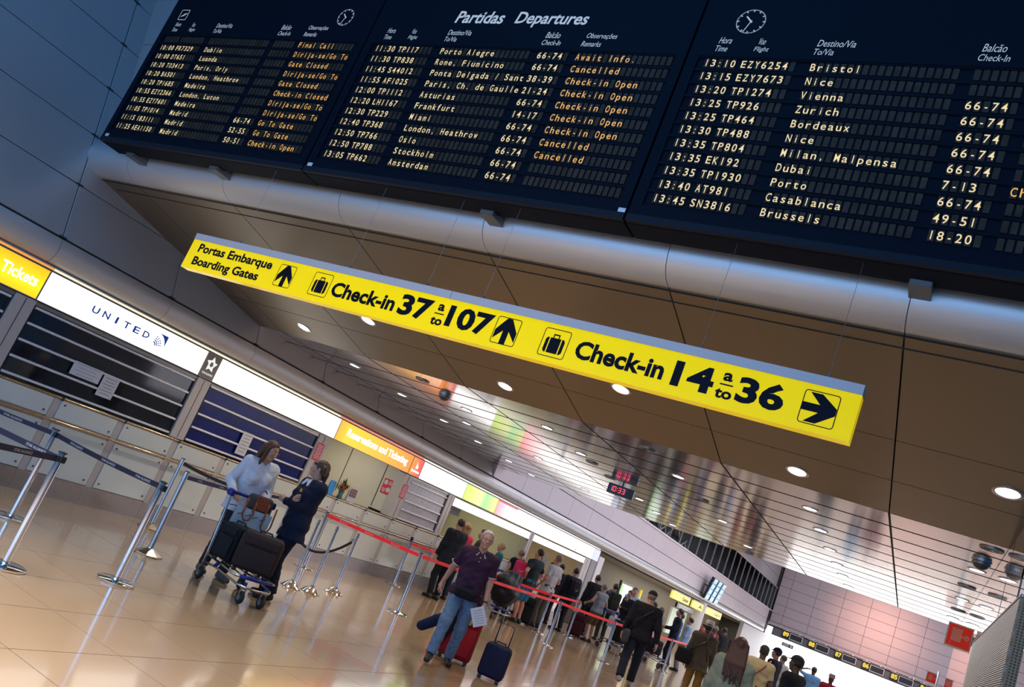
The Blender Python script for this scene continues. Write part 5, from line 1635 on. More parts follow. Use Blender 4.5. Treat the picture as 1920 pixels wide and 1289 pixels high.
    for sh, el, wr in ((sL, eL, wLp), (sR, eR, wRp)):
        if kind == 'tank': continue
        if kind == 'short':
            m_ = sh + (el - sh) * 0.72; n_ = (el - sh) / np.linalg.norm(el - sh)
            f.cap(sh, m_ + n_ * 0.03, 0.060 * th, 0.060 * th, 0.03, cut=(m_, n_))
        else:
            n_ = (wr - el) / np.linalg.norm(wr - el)
            f.cap(sh, el, 0.064 * th + e * 0.3, 0.054 * th + e * 0.3, 0.03)
            f.cap(el, wr + n_ * 0.03, 0.054 * th + e * 0.2, 0.038 * s + e * 0.2, 0.025, cut=(wr - n_ * 0.005, n_))
    # neck opening
    f.ell(LN(P(0, 0.045, 1.50)), (0.052 * s, 0.050 * s, 0.055 * s), None, 0.008, neg=True)
    f.zcut(zmax=float(LN(P(0, 0, 1.505))[2]))
    nm = {'short': 'shirt', 'long': 'shirt', 'jacket': 'jacket', 'tank': 'top'}[kind]
    np_mesh(nm, [f.nets()], cloth(tc, 0.8), t)
    if collar:
        f = Fld(LN(P(0, 0, 1.46)) - 0.14, LN(P(0, 0, 1.46)) + 0.14, min(h, 0.009))
        ce = 0.018 if kind == 'jacket' else 0.0
        for sd in (-1, 1):
            f.cap(LN(P(0.060 * sd, -0.03, 1.492)), LN(P(0.035 * sd, 0.072 + ce, 1.455)), 0.016 * s + ce / 2, 0.020 * s + ce / 2, 0.01)
            f.cap(LN(P(0.035 * sd, 0.072 + ce, 1.455)), LN(P(0.062 * sd, 0.105 + ce, 1.405)), 0.018 * s + ce / 2, 0.010 * s + ce / 3, 0.01)
        f.cap(LN(P(-0.06, -0.03, 1.492)), LN(P(0.06, -0.03, 1.492)), 0.018 * s, 0.018 * s, 0.02)
        np_mesh('collar', [f.nets()], cloth(collar, 0.7), t)

    # shoes
    f = Fld((lo[0], lo[1], -0.03), (hi[0], hi[1], 0.45), min(h, 0.013))
    for an, sd in ((aL, -1), (aR, 1)):
        zf = an[2] - 0.085 * s
        f.cap(an + P(0, -0.05, -0.052), an + P(sd * 0.025, 0.155, -0.058), 0.043 * s, 0.040 * s, 0.02, cut=(np.array([0, 0, zf + 0.0]), (0, 0, -1)))
        f.cap(an + P(0, -0.02, -0.02), an + P(sd * 0.01, 0.05, -0.032), 0.050 * s, 0.042 * s, 0.02)
    np_mesh('shoes', [f.nets()], mat('shoe_%02x%02x%02x' % tuple(int(c ** .5 * 255) for c in shoes), shoes, 0.5), t)

    # hair
    hs, hcl = hair
    hm = mat('hair_%02x%02x%02x' % tuple(int(c ** .5 * 255) for c in hcl), hcl, 0.42, noise=0.5, nscale=70, bump=0.5, bscale=160)
    f = Fld(hc - np.array([0.20, 0.26, 0.52]), hc + np.array([0.20, 0.18, 0.17]), min(h, 0.011) if not face_detail else 0.007)
    if hs == 'bald':
        f.ell(Hd(0, -0.018, 0.012), (0.081 * s, 0.098 * s, 0.080 * s), Rh, 0.01, cut=lambda x, y, z: np.maximum(z - 0.050, y * 1.0 - 0.025))
    elif hs != 'none':
        fr0 = 0.052
        f.ell(Hd(0, -0.016, 0.034), (0.085 * s, 0.106 * s, 0.096 * s), Rh, 0.01,
              cut=lambda x, y, z: np.maximum((y * 0.86 - z * 0.5) - 0.036 - (0.02 if hs == 'fringe' else 0), -z - 0.075 if hs == 'short' else -z - 0.10))
        if hs in ('long', 'vlong', 'bob', 'fringe'):
            L = {'long': -0.30, 'vlong': -0.44, 'bob': -0.15, 'fringe': -0.06}[hs]
            for x in (-0.07, -0.035, 0, 0.035, 0.07):
                f.cap(Hd(x, -0.06 + 0.25 * x * x * 10 * 0.4, 0.03), Hd(x * 1.15, -0.085 + abs(x) * 0.3 - (0.05 if hs == 'vlong' else 0), L + (abs(x) * 0.3 if hs != 'vlong' else 0.05 * math.sin(x * 90))), 0.040 * s, 0.026 * s if hs != 'vlong' else 0.014 * s, 0.015)
            if hs != 'fringe':
                for sd in (-1, 1):
                    f.cap(Hd(0.075 * sd, 0.005, 0.03), Hd(0.085 * sd, 0.03, L * 0.75), 0.026 * s, 0.020 * s, 0.02)
        if hs == 'vlong':
            for x in (-0.09, -0.06, -0.03, 0, 0.03, 0.06, 0.09):
                m_ = Hd(x * 1.1, -0.150, -0.20)
                f.cap(Hd(x * 0.9, -0.07, -0.02), m_, 0.036 * s, 0.030 * s, 0.015)
                f.cap(m_, Hd(x * 1.2 + 0.01, -0.165, -0.40 + 0.04 * math.sin(x * 130)), 0.028 * s, 0.012 * s, 0.012)
        if hs == 'fringe':
            f.cap(Hd(-0.045, 0.075, 0.055), Hd(0.045, 0.075, 0.055), 0.020 * s, 0.020 * s, 0.02)
            f.cap(Hd(0, -0.10, -0.02), Hd(0.0, -0.115, -0.22), 0.035 * s, 0.018 * s, 0.02)
            f.cap(Hd(0, -0.115, -0.22), Hd(0.0, -0.10, -0.34), 0.020 * s, 0.010 * s, 0.02)
        if hs == 'pony':
            f.cap(Hd(0, -0.10, 0.04), Hd(0, -0.13, -0.10), 0.028 * s, 0.015 * s, 0.02)
        if hs == 'bun':
            f.ell(Hd(0, -0.11, 0.05), (0.042, 0.04, 0.04), None, 0.02)
    if hs != 'none':
        f.wrinkle(0.0022, 150 if face_detail else 90, 1.3)
        np_mesh('hair', [f.nets()], hm, t)

    # eyes, brows, lips
    M4 = Matrix(Rh.tolist())
    for sd in (-1, 1):
        eb_ = MB().ell(Hd(0.032 * sd, 0.078, 0.012), (0.0135 * s, 0.011 * s, 0.0085 * s), 7, M4).build('eye', M_eye, t, smooth='all')
        MB().ell(Hd(0.032 * sd, 0.0865, 0.012), (0.0058 * s, 0.004 * s, 0.0062 * s), 5, M4).build('iris', M_iris, eb_, smooth='all')
        if face_detail:
            MB().tube([Hd(0.018 * sd, 0.089, 0.029), Hd(0.032 * sd, 0.089, 0.034), Hd(0.047 * sd, 0.080, 0.029)], [0.0022 * s, 0.003 * s, 0.0016 * s], 6).build('eyebrow', hm, t)
    if face_detail or True:
        MB().ell(Hd(0, 0.0905, -0.056), (0.020 * s, 0.0065 * s, 0.0055 * s), 6, M4).build('lips', M_lip, t, smooth='all')
    if glasses:
        mb = MB()
        for sd in (-1, 1):
            mb.tube([Hd(sd * (0.033 + 0.021 * math.cos(a)), 0.102, 0.010 + 0.016 * math.sin(a)) for a in [k * PI / 6 for k in range(12)]], 0.0016, 5, closed=True)
            mb.tube([Hd(0.054 * sd, 0.102, 0.014), Hd(0.078 * sd, 0.01, 0.012)], 0.0014, 5)
        mb.tube([Hd(-0.013, 0.103, 0.016), Hd(0.013, 0.103, 0.016)], 0.0014, 5)
        mb.build('glasses', M_black if glasses != 'gold' else M_brass, t)
    if cap:
        col, dirn = cap
        cm = cloth(col, 0.7)
        f = Fld(hc - 0.2, hc + np.array([0.2, 0.26, 0.2]), min(h, 0.011))
        f.ell(Hd(0, -0.014, 0.045), (0.089 * s, 0.108 * s, 0.096 * s), Rh, 0.01, cut=lambda x, y, z: 0.0 - z + 0.002)
        c_ = Hd(0, 0.10 * dirn, 0.048)
        f.ell(c_, (0.068 * s, 0.085 * s, 0.008), Rh, 0.006)
        np_mesh('cap', [f.nets()], cm, t)
    if hat:
        hatm, bandm = hat
        mb = MB(); prof = [(0.145, 0.0), (0.148, 0.006), (0.10, 0.012), (0.094, 0.03), (0.088, 0.10), (0.07, 0.118), (0.03, 0.108), (0.001, 0.104)]
        Rm4 = Matrix(Rh.tolist())
        mb.lathe([(r * s, z * s) for r, z in prof], tuple(Hd(0, -0.012, 0.045)), 28, Rm4)
        hb = mb.build('hat', hatm, t, smooth='all')
        MB().lathe([(0.0965 * s, 0.012 * s), (0.0975 * s, 0.016 * s), (0.095 * s, 0.034 * s), (0.093 * s, 0.036 * s)], tuple(Hd(0, -0.012, 0.045)), 28, Rm4).build('hat_band', bandm, hb, smooth='all')
    t['_j'] = [float(q) for p in (sL, sR, wLp, wRp, chest, waist, hc) for q in p]
    return t, dict(sL=sL, sR=sR, eL=eL, eR=eR, wL=wLp, wR=wRp, chest=chest, waist=waist, hc=hc, Hd=Hd, LN=LN, P=P, s=s)


def backpack(name, label, person_pos, face, col, z0=1.0, y=-0.20, size=(0.30, 0.16, 0.44), group=None, mark=False):
    """hangs on a back: a thing of its own at the wearer's place"""
    t = thing(name, label, 'backpack', (person_pos[0], person_pos[1], z0), face - PI / 2, group)
    m_ = cloth(col, 0.7)
    mb = MB(); mb.rbox((0, y, size[2] / 2), (size[0], size[1], size[2]), 0.06, seg=4); mb.build('bag', m_, t, smooth='all')
    MB().rbox((0, y - size[1] / 2 - 0.02, size[2] * 0.32), (size[0] * 0.8, 0.06, size[2] * 0.45), 0.025).build('front_pocket', m_, t, smooth='all')
    MB().tube([(-0.04, y + 0.02, size[2]), (-0.03, y + 0.02, size[2] + 0.05), (0.03, y + 0.02, size[2] + 0.05), (0.04, y + 0.02, size[2])], 0.008, 6).build('top_loop', M_black, t)
    MB().tube([(-size[0] * .42, y - size[1] / 2 + 0.01, 0.10), (-size[0] * .40, y - size[1] / 2 + 0.02, size[2] * .75), (0, y - size[1] / 2 + 0.015, size[2] * .93), (size[0] * .40, y - size[1] / 2 + 0.02, size[2] * .75), (size[0] * .42, y - size[1] / 2 + 0.01, 0.10)], 0.004, 5).build('zip', M_black, t)
    for sd in (-1, 1):
        MB().tube([(0.10 * sd, y + 0.05, size[2] * 0.92), (0.115 * sd, -0.02, size[2] * 1.06), (0.12 * sd, 0.12, size[2] * 0.95), (0.14 * sd, 0.14, size[2] * 0.55), (0.15 * sd, 0.02, 0.10), (0.12 * sd, y + 0.03, 0.06)], 0.016, 7).build('strap', M_black, t, smooth='all')
    if mark:
        pts = [(-0.05, 0.26), (-0.035, 0.235), (0.0, 0.245), (0.06, 0.285), (0.0, 0.255), (-0.035, 0.25)]
        MB().add([(u, y - size[1] / 2 - 0.052 + 0.0, v - 0.09) for u, v in pts], [tuple(range(6))]).build('swoosh_mark', mat('mark_white', (0.8, 0.8, 0.8), 0.5), t)
    return t
D = math.radians
BLK = (0.012, 0.012, 0.016); NAVY = (0.012, 0.018, 0.05)
HB = ('short', (0.022, 0.014, 0.010)); HG = ('short', (0.20, 0.17, 0.14))

# ------------------------------------------------------------------ the three near people
w1, J1 = person('woman in a white blouse with brown shoulder-length hair pushing the luggage trolley', (-7.20, 7.56), D(-22), 1.70, 0.0105, 1.0, 'tan', ('long', (0.085, 0.030, 0.014)),
                ('long', (0.66, 0.68, 0.76), 0.80), ('long', (0.02, 0.022, 0.03), 0.06), (0.10, 0.09, 0.08), aL=(-0.09, 0.12, 0.09), aR=(0.10, -0.06, 0.09),
                wL=(-0.13, 0.33, 1.00), wR=(0.26, 0.25, 1.00), head=(0.45, 0.26), lean=0.16, glasses='gold', face_detail=True, curl=(1.0, 1.15), female=True, collar=(0.60, 0.66, 0.76),
                hl=((0.25, 0.9, 0.05), (0, 0, -1)), hr=((-0.15, 0.95, -0.1), (0, 0.1, -1)))
w2, J2 = person('woman in a navy uniform and white collar standing with folded arms', (-6.57, 7.88), D(250), 1.70, 0.0105, 0.98, 'light', ('fringe', (0.055, 0.018, 0.012)),
                ('jacket', (0.008, 0.013, 0.035), 0.74), ('long', (0.008, 0.012, 0.030), 0.10), (0.01, 0.01, 0.012), aL=(-0.09, 0.02, 0.09), aR=(0.09, -0.05, 0.09),
                wL=(0.09, 0.235, 1.14), wR=(-0.07, 0.205, 1.20), head=(-0.62, -0.06), lean=-0.02, face_detail=True, curl=(0.5, 0.35), female=True, collar=(0.72, 0.72, 0.74),
                hl=((1.0, 0.25, 0.12), (0.1, -1, 0.1)), hr=((-1.0, 0.25, 0.25), (0.1, -1, 0.2)), elb=((-0.8, -0.1, -1), (0.8, -0.1, -1)))
MB().ell(J2['Hd'](0.079, -0.012, -0.042), (0.007, 0.007, 0.009), 8).build('pearl_earring', mat('pearl', (0.8, 0.78, 0.72), 0.2), w2, smooth='all')
MB().ell(J2['Hd'](-0.079, -0.012, -0.042), (0.007, 0.007, 0.009), 8).build('pearl_earring', MATS['pearl'], w2, smooth='all')
q = J2['LN'](J2['P'](-0.055, 0.165, 1.315))
MB().add([q + np.array(a) for a in ((-0.03, 0, -0.01), (0.0, 0.004, -0.03), (0.035, 0, 0.0), (0.02, 0.004, 0.03), (-0.015, 0.004, 0.03))], [(0, 1, 2, 3, 4)]).build('orange_badge', mat('badge_orange', (0.9, 0.42, 0.03), 0.5), w2)
mb = MB()
for k in range(7):
    p_ = J1['LN'](J1['P'](0.0, 0.140 + 0.012 * math.sin(k), 1.38 - 0.07 * k)); mb.ell(p_, (0.006, 0.004, 0.006), 5)
mb.build('blouse_buttons', mat('button_grey', (0.4, 0.42, 0.46), 0.4), w1)

m3_, J3 = person('grey-haired man in a dark purple polo shirt and jeans walking towards the camera', (-4.84, 9.28), D(-58), 1.67, 0.0105, 1.07, 'pink', ('short', (0.46, 0.44, 0.40)),
                 ('short', (0.040, 0.014, 0.040), 0.86), ('long', (0.13, 0.21, 0.33), 0.066), (0.010, 0.010, 0.011), aL=(-0.10, -0.16, 0.095), aR=(0.16, 0.26, 0.115),
                 wL=(-0.27, 0.08, 0.86), wR=(0.34, -0.16, 0.88), head=(0.10, 0.04), lean=0.02, glasses=True, face_detail=True, curl=(0.9, 1.2), collar=(0.05, 0.018, 0.05),
                 hl=((0.05, 0.15, -1), (0.9, 0.1, 0)), hr=((0.1, -0.25, -1), (-0.9, 0.1, 0)))
for sd in (-1, 1):
    MB().tube([J3['LN'](J3['P'](0.036 * sd, 0.093, 1.458)), J3['LN'](J3['P'](0.058 * sd, 0.122, 1.412)), J3['LN'](J3['P'](0.074 * sd, 0.060, 1.450)), J3['LN'](J3['P'](0.078 * sd, -0.02, 1.485))], 0.0045, 6).build('white_collar_trim', mat('trim_white', (0.75, 0.72, 0.75), 0.6), m3_)
    sh, el = (J3['sL'], J3['eL']) if sd < 0 else (J3['sR'], J3['eR'])
    c_ = Vector(sh + (el - sh) * 0.72); n_ = Vector(el - sh).normalized(); u_ = n_.orthogonal().normalized(); v_ = n_.cross(u_)
    MB().tube([c_ + (u_ * math.cos(a) + v_ * math.sin(a)) * 0.067 for a in [k * PI / 10 for k in range(20)]], 0.004, 6, closed=True).build('white_sleeve_trim', MATS['trim_white'], m3_)
mb = MB()
for k in range(2): mb.ell(J3['LN'](J3['P'](0.0, 0.128, 1.40 - 0.05 * k)), (0.006, 0.004, 0.006), 6)
mb.build('shirt_buttons', MATS['trim_white'], m3_)
mb = MB()
c_ = J3['wL'] + (J3['eL'] - J3['wL']) * 0.12; n_ = Vector(J3['eL'] - J3['wL']).normalized(); u_ = n_.orthogonal().normalized(); v_ = n_.cross(u_)
mb.tube([Vector(c_) + (u_ * math.cos(a) + v_ * math.sin(a)) * 0.031 for a in [k * PI / 8 for k in range(16)]], 0.008, 6, closed=True).build('wristwatch', M_black, m3_)
t = thing('waist_bag', 'black waist bag worn below the purple polo shirt', 'bag', (-4.84, 9.28, 0.86), D(-58) - PI / 2)
MB().rbox((0.02, 0.175, 0.02), (0.27, 0.09, 0.13), 0.04, seg=4).build('pouch', cloth((0.008, 0.008, 0.014)), t, smooth='all')
MB().tube([(0.185 * math.cos(a), 0.01 + 0.145 * math.sin(a), 0.05) for a in [k * PI / 12 for k in range(24)]], 0.014, 6, closed=True).build('belt', M_black, t, smooth='all')
MB().tube([(-0.10, 0.222, 0.05), (0.14, 0.222, 0.05)], 0.003, 5).build('zip', M_rubber, t)
# papers in his left hand
wl_ = J3['wL']
t = thing('papers', 'white sheets of paper held in the left hand of the man in purple', 'papers', (-4.84, 9.28, 0), D(-58) - PI / 2)
pc = Vector((wl_[0] + 0.02, wl_[1] + 0.06, wl_[2] - 0.15))
Rp = Matrix.Rotation(0.55, 3, 'Y')
for k in range(3):
    MB().add([pc + Rp @ Vector((u, 0.004 * k + 0.012 * (u * 8) ** 2 * .3, v)) for u, v in ((-0.085, -0.11), (0.085, -0.11), (0.085, 0.11), (-0.085, 0.11))], [(0, 1, 2, 3)]).build('sheet', mat('sheet_white', (0.72, 0.72, 0.78), 0.7), t)
mb = MB()
for k in range(6):
    v = -0.08 + 0.03 * k
    mb.add([pc + Rp @ Vector((u, 0.0125, w)) for u, w in ((-0.06, v), (0.05, v), (0.05, v + 0.005), (-0.06, v + 0.005))], [(0, 1, 2, 3)])
mb.build('print', MATS['print_grey'], t)

# ------------------------------------------------------------------ luggage builders
M_tub = mat('trolley_steel', (0.50, 0.48, 0.45), 0.25, 1.0)
M_blue = mat('trolley_blue', (0.010, 0.02, 0.22), 0.35)


def castor(name, x, y, t, r=0.068):
    w_ = MB().lathe([(r * .45, -0.019), (r * 0.92, -0.019), (r, -0.010), (r, 0.010), (r * 0.92, 0.019), (r * .45, 0.019)], (x, y, r), 22, Matrix.Rotation(PI / 2, 3, 'X')).build(name, M_rubber, t, smooth=True)
    MB().lathe([(0.001, -0.022), (r * .46, -0.022), (r * .46, 0.022), (0.001, 0.022)], (x, y, r), 16, Matrix.Rotation(PI / 2, 3, 'X')).build('hub', mat('hub_grey', (0.22, 0.22, 0.23), 0.5), w_)
    mb = MB()
    for sd in (-1, 1):
        mb.box(x - 0.012, x + 0.012, y + sd * 0.028 - 0.003, y + sd * 0.028 + 0.003, r - 0.01, r * 2 + 0.02)
    mb.box(x - 0.02, x + 0.02, y - 0.031, y + 0.031, r * 2 + 0.015, r * 2 + 0.025)
    mb.build('fork', M_tub, w_)
    MB().tube([(x, y, r * 2 + 0.02), (x, y, r * 2 + 0.09)], 0.018, 10).build('swivel', M_blue, w_)


def trolley(label, x, y, rz, group='luggage trolleys', detail=True):
    """local +x is forward; handle at the back"""
    t = thing('luggage_trolley', label, 'trolley', (x, y, 0), rz, group)
    for sx, sy, nm in ((-0.36, -0.27, 'wheel'), (-0.36, 0.27, 'wheel'), (0.42, -0.13, 'wheel'), (0.42, 0.13, 'wheel')):
        castor(nm, sx, sy, t)
    fr_ = MB()
    fr_.tube([(-0.38, -0.28, 0.19), (-0.10, -0.27, 0.215), (0.38, -0.21, 0.185), (0.47, -0.15, 0.18), (0.49, 0.0, 0.18), (0.47, 0.15, 0.18), (0.38, 0.21, 0.185), (-0.10, 0.27, 0.215), (-0.38, 0.28, 0.19)], 0.0125, 8)
    fr_.build('lower_frame', M_tub, t, smooth='all')
    fr_ = MB()
    fr_.tube([(-0.33, -0.27, 0.28), (0.34, -0.25, 0.26), (0.38, 0.0, 0.26), (0.34, 0.25, 0.26), (-0.33, 0.27, 0.28)], 0.0125, 8)
    for yy in (-0.13, 0.0, 0.13): fr_.tube([(-0.33, yy, 0.28), (0.37, yy, 0.26)], 0.009, 6)
    fr_.build('platform', M_tub, t, smooth='all')
    MB().tube([(0.365, -0.20, 0.265), (0.39, 0.0, 0.265), (0.365, 0.20, 0.265)], 0.020, 8).build('blue_bumper', M_blue, t, smooth='all')
    MB().tube([(-0.10, -0.27, 0.215), (-0.05, -0.265, 0.275)], 0.022, 8).build('blue_sleeve', M_blue, t)
    MB().tube([(-0.10, 0.27, 0.215), (-0.05, 0.265, 0.275)], 0.022, 8).build('blue_sleeve', M_blue, t)
    up_ = MB()
    for sy in (-1, 1):
        up_.tube([(-0.36, 0.28 * sy, 0.16), (-0.37, 0.28 * sy, 0.35), (-0.44, 0.275 * sy, 0.95), (-0.47, 0.27 * sy, 1.0)], 0.0145, 8)
    up_.build('uprights', M_tub, t, smooth='all')
    hb_ = MB().tube([(-0.48, -0.29, 1.0), (-0.48, 0.29, 1.0)], 0.019, 10).build('handle_bar', M_blue, t, smooth=True)
    for sy in (-1, 1):
        MB().rbox((-0.46, 0.28 * sy, 0.99), (0.10, 0.07, 0.085), 0.025).build('handle_end', M_blue, hb_, smooth='all')
    bk_ = MB()
    bk_.tube([(-0.43, -0.25, 0.86), (-0.28, -0.24, 0.88), (-0.28, 0.24, 0.88), (-0.43, 0.25, 0.86)], 0.006, 6)
    bk_.tube([(-0.40, -0.25, 0.66), (-0.30, -0.24, 0.68), (-0.30, 0.24, 0.68), (-0.40, 0.25, 0.66)], 0.006, 6)
    for yy in [-0.24 + 0.06 * k for k in range(9)]: bk_.tube([(-0.28, yy, 0.88), (-0.30, yy, 0.68)], 0.003, 5)
    bk_.build('basket', M_black, t)
    pl = MB().add([(-0.272, -0.24, 0.89), (-0.272, 0.24, 0.89), (-0.292, 0.24, 0.60), (-0.292, -0.24, 0.60), (-0.276, -0.24, 0.89), (-0.276, 0.24, 0.89), (-0.296, 0.24, 0.60), (-0.296, -0.24, 0.60)],
                  [(3, 2, 1, 0), (4, 5, 6, 7), (0, 1, 5, 4), (2, 3, 7, 6)]).build('advert_plate', mat('advert_pale_blue', (0.42, 0.55, 0.66), 0.4), t)
    if detail:
        mb = MB(); mb.box(-0.288, -0.284, -0.22, 0.05, 0.635, 0.66)
        for k in range(4): mb.add([(-0.268, -0.2 + 0.1 * k, 0.80), (-0.268, -0.13 + 0.1 * k, 0.83), (-0.268, -0.135 + 0.1 * k, 0.835), (-0.268, -0.205 + 0.1 * k, 0.805)], [(0, 1, 2, 3)])
        mb.build('advert_print', M_ink, t)
    return t


def suitcase(label, x, y, z, rz, size, col, tilt=0.0, handle=0.0, roll=0.0, trim=(0.03, 0.03, 0.03), group=None, tag_col=None, soft=True):
    """local: width x, depth y, height z, front faces -y"""
    W, Dp, Hh = size
    t = thing('suitcase', label, 'suitcase', (x, y, z), rz, group)
    R = Matrix.Rotation(tilt, 3, 'X') @ Matrix.Rotation(roll, 3, 'Y')
    def B(c, s_, r, nm, m_, seg=3, sm='all'):
        return MB().rbox(R @ Vector(c), s_, r, R, seg).build(nm, m_, t, smooth=sm)
    m_ = cloth(col, 0.75); tm = cloth(trim, 0.6)
    z0 = 0.035
    B((0, 0, z0 + Hh / 2), (W, Dp, Hh), min(0.045, Dp * .3), 'shell', m_, 4)
    if soft:
        B((0, -Dp / 2 - 0.008, z0 + Hh * 0.36), (W * 0.82, 0.045, Hh * 0.58), 0.018, 'front_pocket', m_)
        B((0, -Dp / 2 - 0.004, z0 + Hh * 0.81), (W * 0.82, 0.03, Hh * 0.22), 0.012, 'upper_pocket', m_)
    def T(nm, pts, r, mm, cl=False):
        return MB().tube([R @ Vector(p) for p in pts], r, 6, closed=cl).build(nm, mm, t, smooth='all')
    for yy in (-Dp * 0.22, Dp * 0.30):
        T('zip_seam', [(W / 2 + .001, yy, z0 + .05), (W / 2 + .001, yy, z0 + Hh - .05), (W / 2 - .05, yy, z0 + Hh + .001), (-W / 2 + .05, yy, z0 + Hh + .001), (-W / 2 - .001, yy, z0 + Hh - .05), (-W / 2 - .001, yy, z0 + .05)], 0.004, tm)
    T('carry_handle', [(-0.07, 0, z0 + Hh), (-0.06, 0, z0 + Hh + 0.03), (0.06, 0, z0 + Hh + 0.03), (0.07, 0, z0 + Hh)], 0.010, M_black)
    if handle:
        T('telescopic_handle', [(-W * .28, Dp * .3, z0 + Hh - .02), (-W * .28, Dp * .3, z0 + Hh + handle), (W * .28, Dp * .3, z0 + Hh + handle), (W * .28, Dp * .3, z0 + Hh - .02)], 0.009, M_black)
    for sx in (-1, 1):
        MB().lathe([(0.001, -.012), (0.034, -.012), (0.034, .012), (0.001, .012)], R @ Vector((sx * (W / 2 - 0.05), Dp / 2 - 0.03, 0.034)), 14, R @ Matrix.Rotation(PI / 2, 3, 'Y')).build('wheel', M_rubber, t)
        B((sx * (W / 2 - 0.05), -Dp / 2 + 0.035, 0.02), (0.05, 0.03, 0.04), 0.006, 'foot', M_black)
    if tag_col:
        B((W * 0.1, -Dp / 2 - 0.035, z0 + Hh * 0.78), (0.06, 0.004, 0.08), 0.001, 'name_tag', mat('tag_%d' % int(tag_col[0] * 99), tag_col, 0.5), 1, False)
    return t


# near trolley with its luggage
TA = math.atan2(-0.31, 0.95)
tx, ty = -6.50, 7.27
trolley('steel luggage trolley with blue handle pushed by the woman in white', tx, ty, TA)
def loc_(u, v): return tx + math.cos(TA) * u - math.sin(TA) * v, ty + math.sin(TA) * u + math.cos(TA) * v
x_, y_ = loc_(0.10, -0.13)
suitcase('black soft case with grey straps standing at the left of the near trolley', *loc_(-0.13, -0.17), 0.275, TA + D(20), (0.26, 0.24, 0.40), (0.012, 0.014, 0.018), trim=(0.08, 0.08, 0.085), group='cases on the near trolley')
suitcase('large dark brown soft suitcase standing at the right of the near trolley', *loc_(0.14, 0.02), 0.27, TA + D(62), (0.46, 0.27, 0.41), (0.036, 0.022, 0.020), trim=(0.10, 0.07, 0.06), group='cases on the near trolley')
t = thing('handbag', 'grey handbag with brown leather handles on the basket of the near trolley', 'handbag', (*loc_(-0.36, 0.06), 0.885), TA)
MB().rbox((0, 0, 0.09), (0.15, 0.30, 0.18), 0.05, seg=4).build('bag', cloth((0.06, 0.055, 0.05)), t, smooth='all')
M_lea = mat('brown_leather', (0.23, 0.055, 0.025), 0.4, noise=0.3, nscale=40)
MB().box(0.062, 0.082, -0.075, 0.075, 0.02, 0.17).build('flap', M_lea, t)
MB().tube([(0.08, -0.10, -0.02), (0.085, -0.09, 0.12), (0.03, -0.05, 0.22), (0.0, 0.0, 0.25), (-0.02, 0.05, 0.22)], 0.009, 6).build('handle', M_lea, t, smooth='all')
for yy, dz in ((-0.14, -0.13), (0.14, -0.20)):
    MB().tube([(0.085, yy - 0.06, 0.12), (0.10, yy - 0.065, dz + 0.05), (0.105, yy - 0.02, dz), (0.105, yy + 0.03, dz + 0.01), (0.10, yy + 0.06, dz + 0.08), (0.085, yy + 0.055, 0.10)], 0.010, 6).build('shoulder_strap', M_lea, t, smooth='all')

# the man's luggage
suitcase('large red suitcase pulled behind the man in the purple shirt', -5.02, 9.92, 0.0, D(28), (0.44, 0.28, 0.62), (0.36, 0.012, 0.022), tilt=-0.10, handle=0.0, trim=(0.02, 0.015, 0.02), tag_col=(0.7, 0.6, 0.02))
suitcase('small dark navy cabin suitcase with raised handle right of the man in the purple shirt', -4.42, 9.86, 0.0, D(20), (0.33, 0.20, 0.40), (0.012, 0.014, 0.045), handle=0.25, trim=(0.02, 0.02, 0.03), soft=False)
t = thing('jacket_bundle', 'dark blue jacket draped over the red suitcase', 'jacket', (-5.15, 9.70, 0.45), D(30))
f = Fld((-0.5, -0.2, -0.35), (0.35, 0.2, 0.30), 0.014)
f.cap((0.12, -0.03, 0.16), (-0.30, -0.05, -0.17), 0.085, 0.065, 0.05, sq=1.5); f.cap((0.12, 0.0, 0.18), (-0.05, -0.05, -0.25), 0.09, 0.06, 0.05, sq=1.5); f.cap((0.2, 0, 0.16), (0.1, 0, 0.18), 0.08, 0.08, 0.05)
f.wrinkle(0.006, 30, 2.0)
np_mesh('cloth', [f.nets()], cloth((0.010, 0.016, 0.055)), t)
t = thing('red_cap', 'red peaked cap resting on top of the red suitcase', 'cap', (-5.20, 9.82, 0.69), D(200))
MB().ell((0, 0, 0), (0.085, 0.095, 0.075), 10).build('crown', mat('cap_red', (0.7, 0.015, 0.02), 0.6), t, smooth='all')
MB().ell((0, 0.11, -0.02), (0.065, 0.07, 0.008), 8).build('peak', M_black, t, smooth='all')

# ------------------------------------------------------------------ queue and passers-by (coarser grid)
G = 'people queueing at the counters'
def pp(label, x, y, deg, H, **k):
    k.setdefault('group', G); k.setdefault('h', 0.020)
    return person(label, (x, y), D(deg), H, **k)

pp('man in a dark suit seen from behind at the green booth', -8.85, 15.6, 155, 1.74, build=1.08, hair=HB, top=('jacket', (0.012, 0.016, 0.024), 0.78), bottom=('long', (0.012, 0.015, 0.022)))
pp('woman with long blonde hair and a pink jacket beside the man in the dark suit', -9.10, 16.35, 145, 1.72, female=True, hair=('long', (0.34, 0.18, 0.08)), top=('long', (0.55, 0.035, 0.10), 0.85), bottom=('long', (0.02, 0.03, 0.06)))
pp('dark-haired man in a striped shirt partly behind the grey-haired man', -9.25, 17.5, 200, 1.72, hair=HB, top=('short', (0.05, 0.045, 0.05), 0.9), wL=(-0.1, 0.28, 1.2), wR=(0.15, 0.3, 1.15))
pp('person with short blonde hair and glasses in a teal T-shirt', -8.95, 18.05, 205, 1.60, hair=('short', (0.40, 0.28, 0.15)), top=('short', (0.008, 0.13, 0.20), 0.88), wL=(-0.08, 0.24, 1.28), wR=(0.12, 0.24, 1.22), glasses=True, bottom=('long', (0.02, 0.02, 0.03)))
p8 = (-8.65, 18.55)
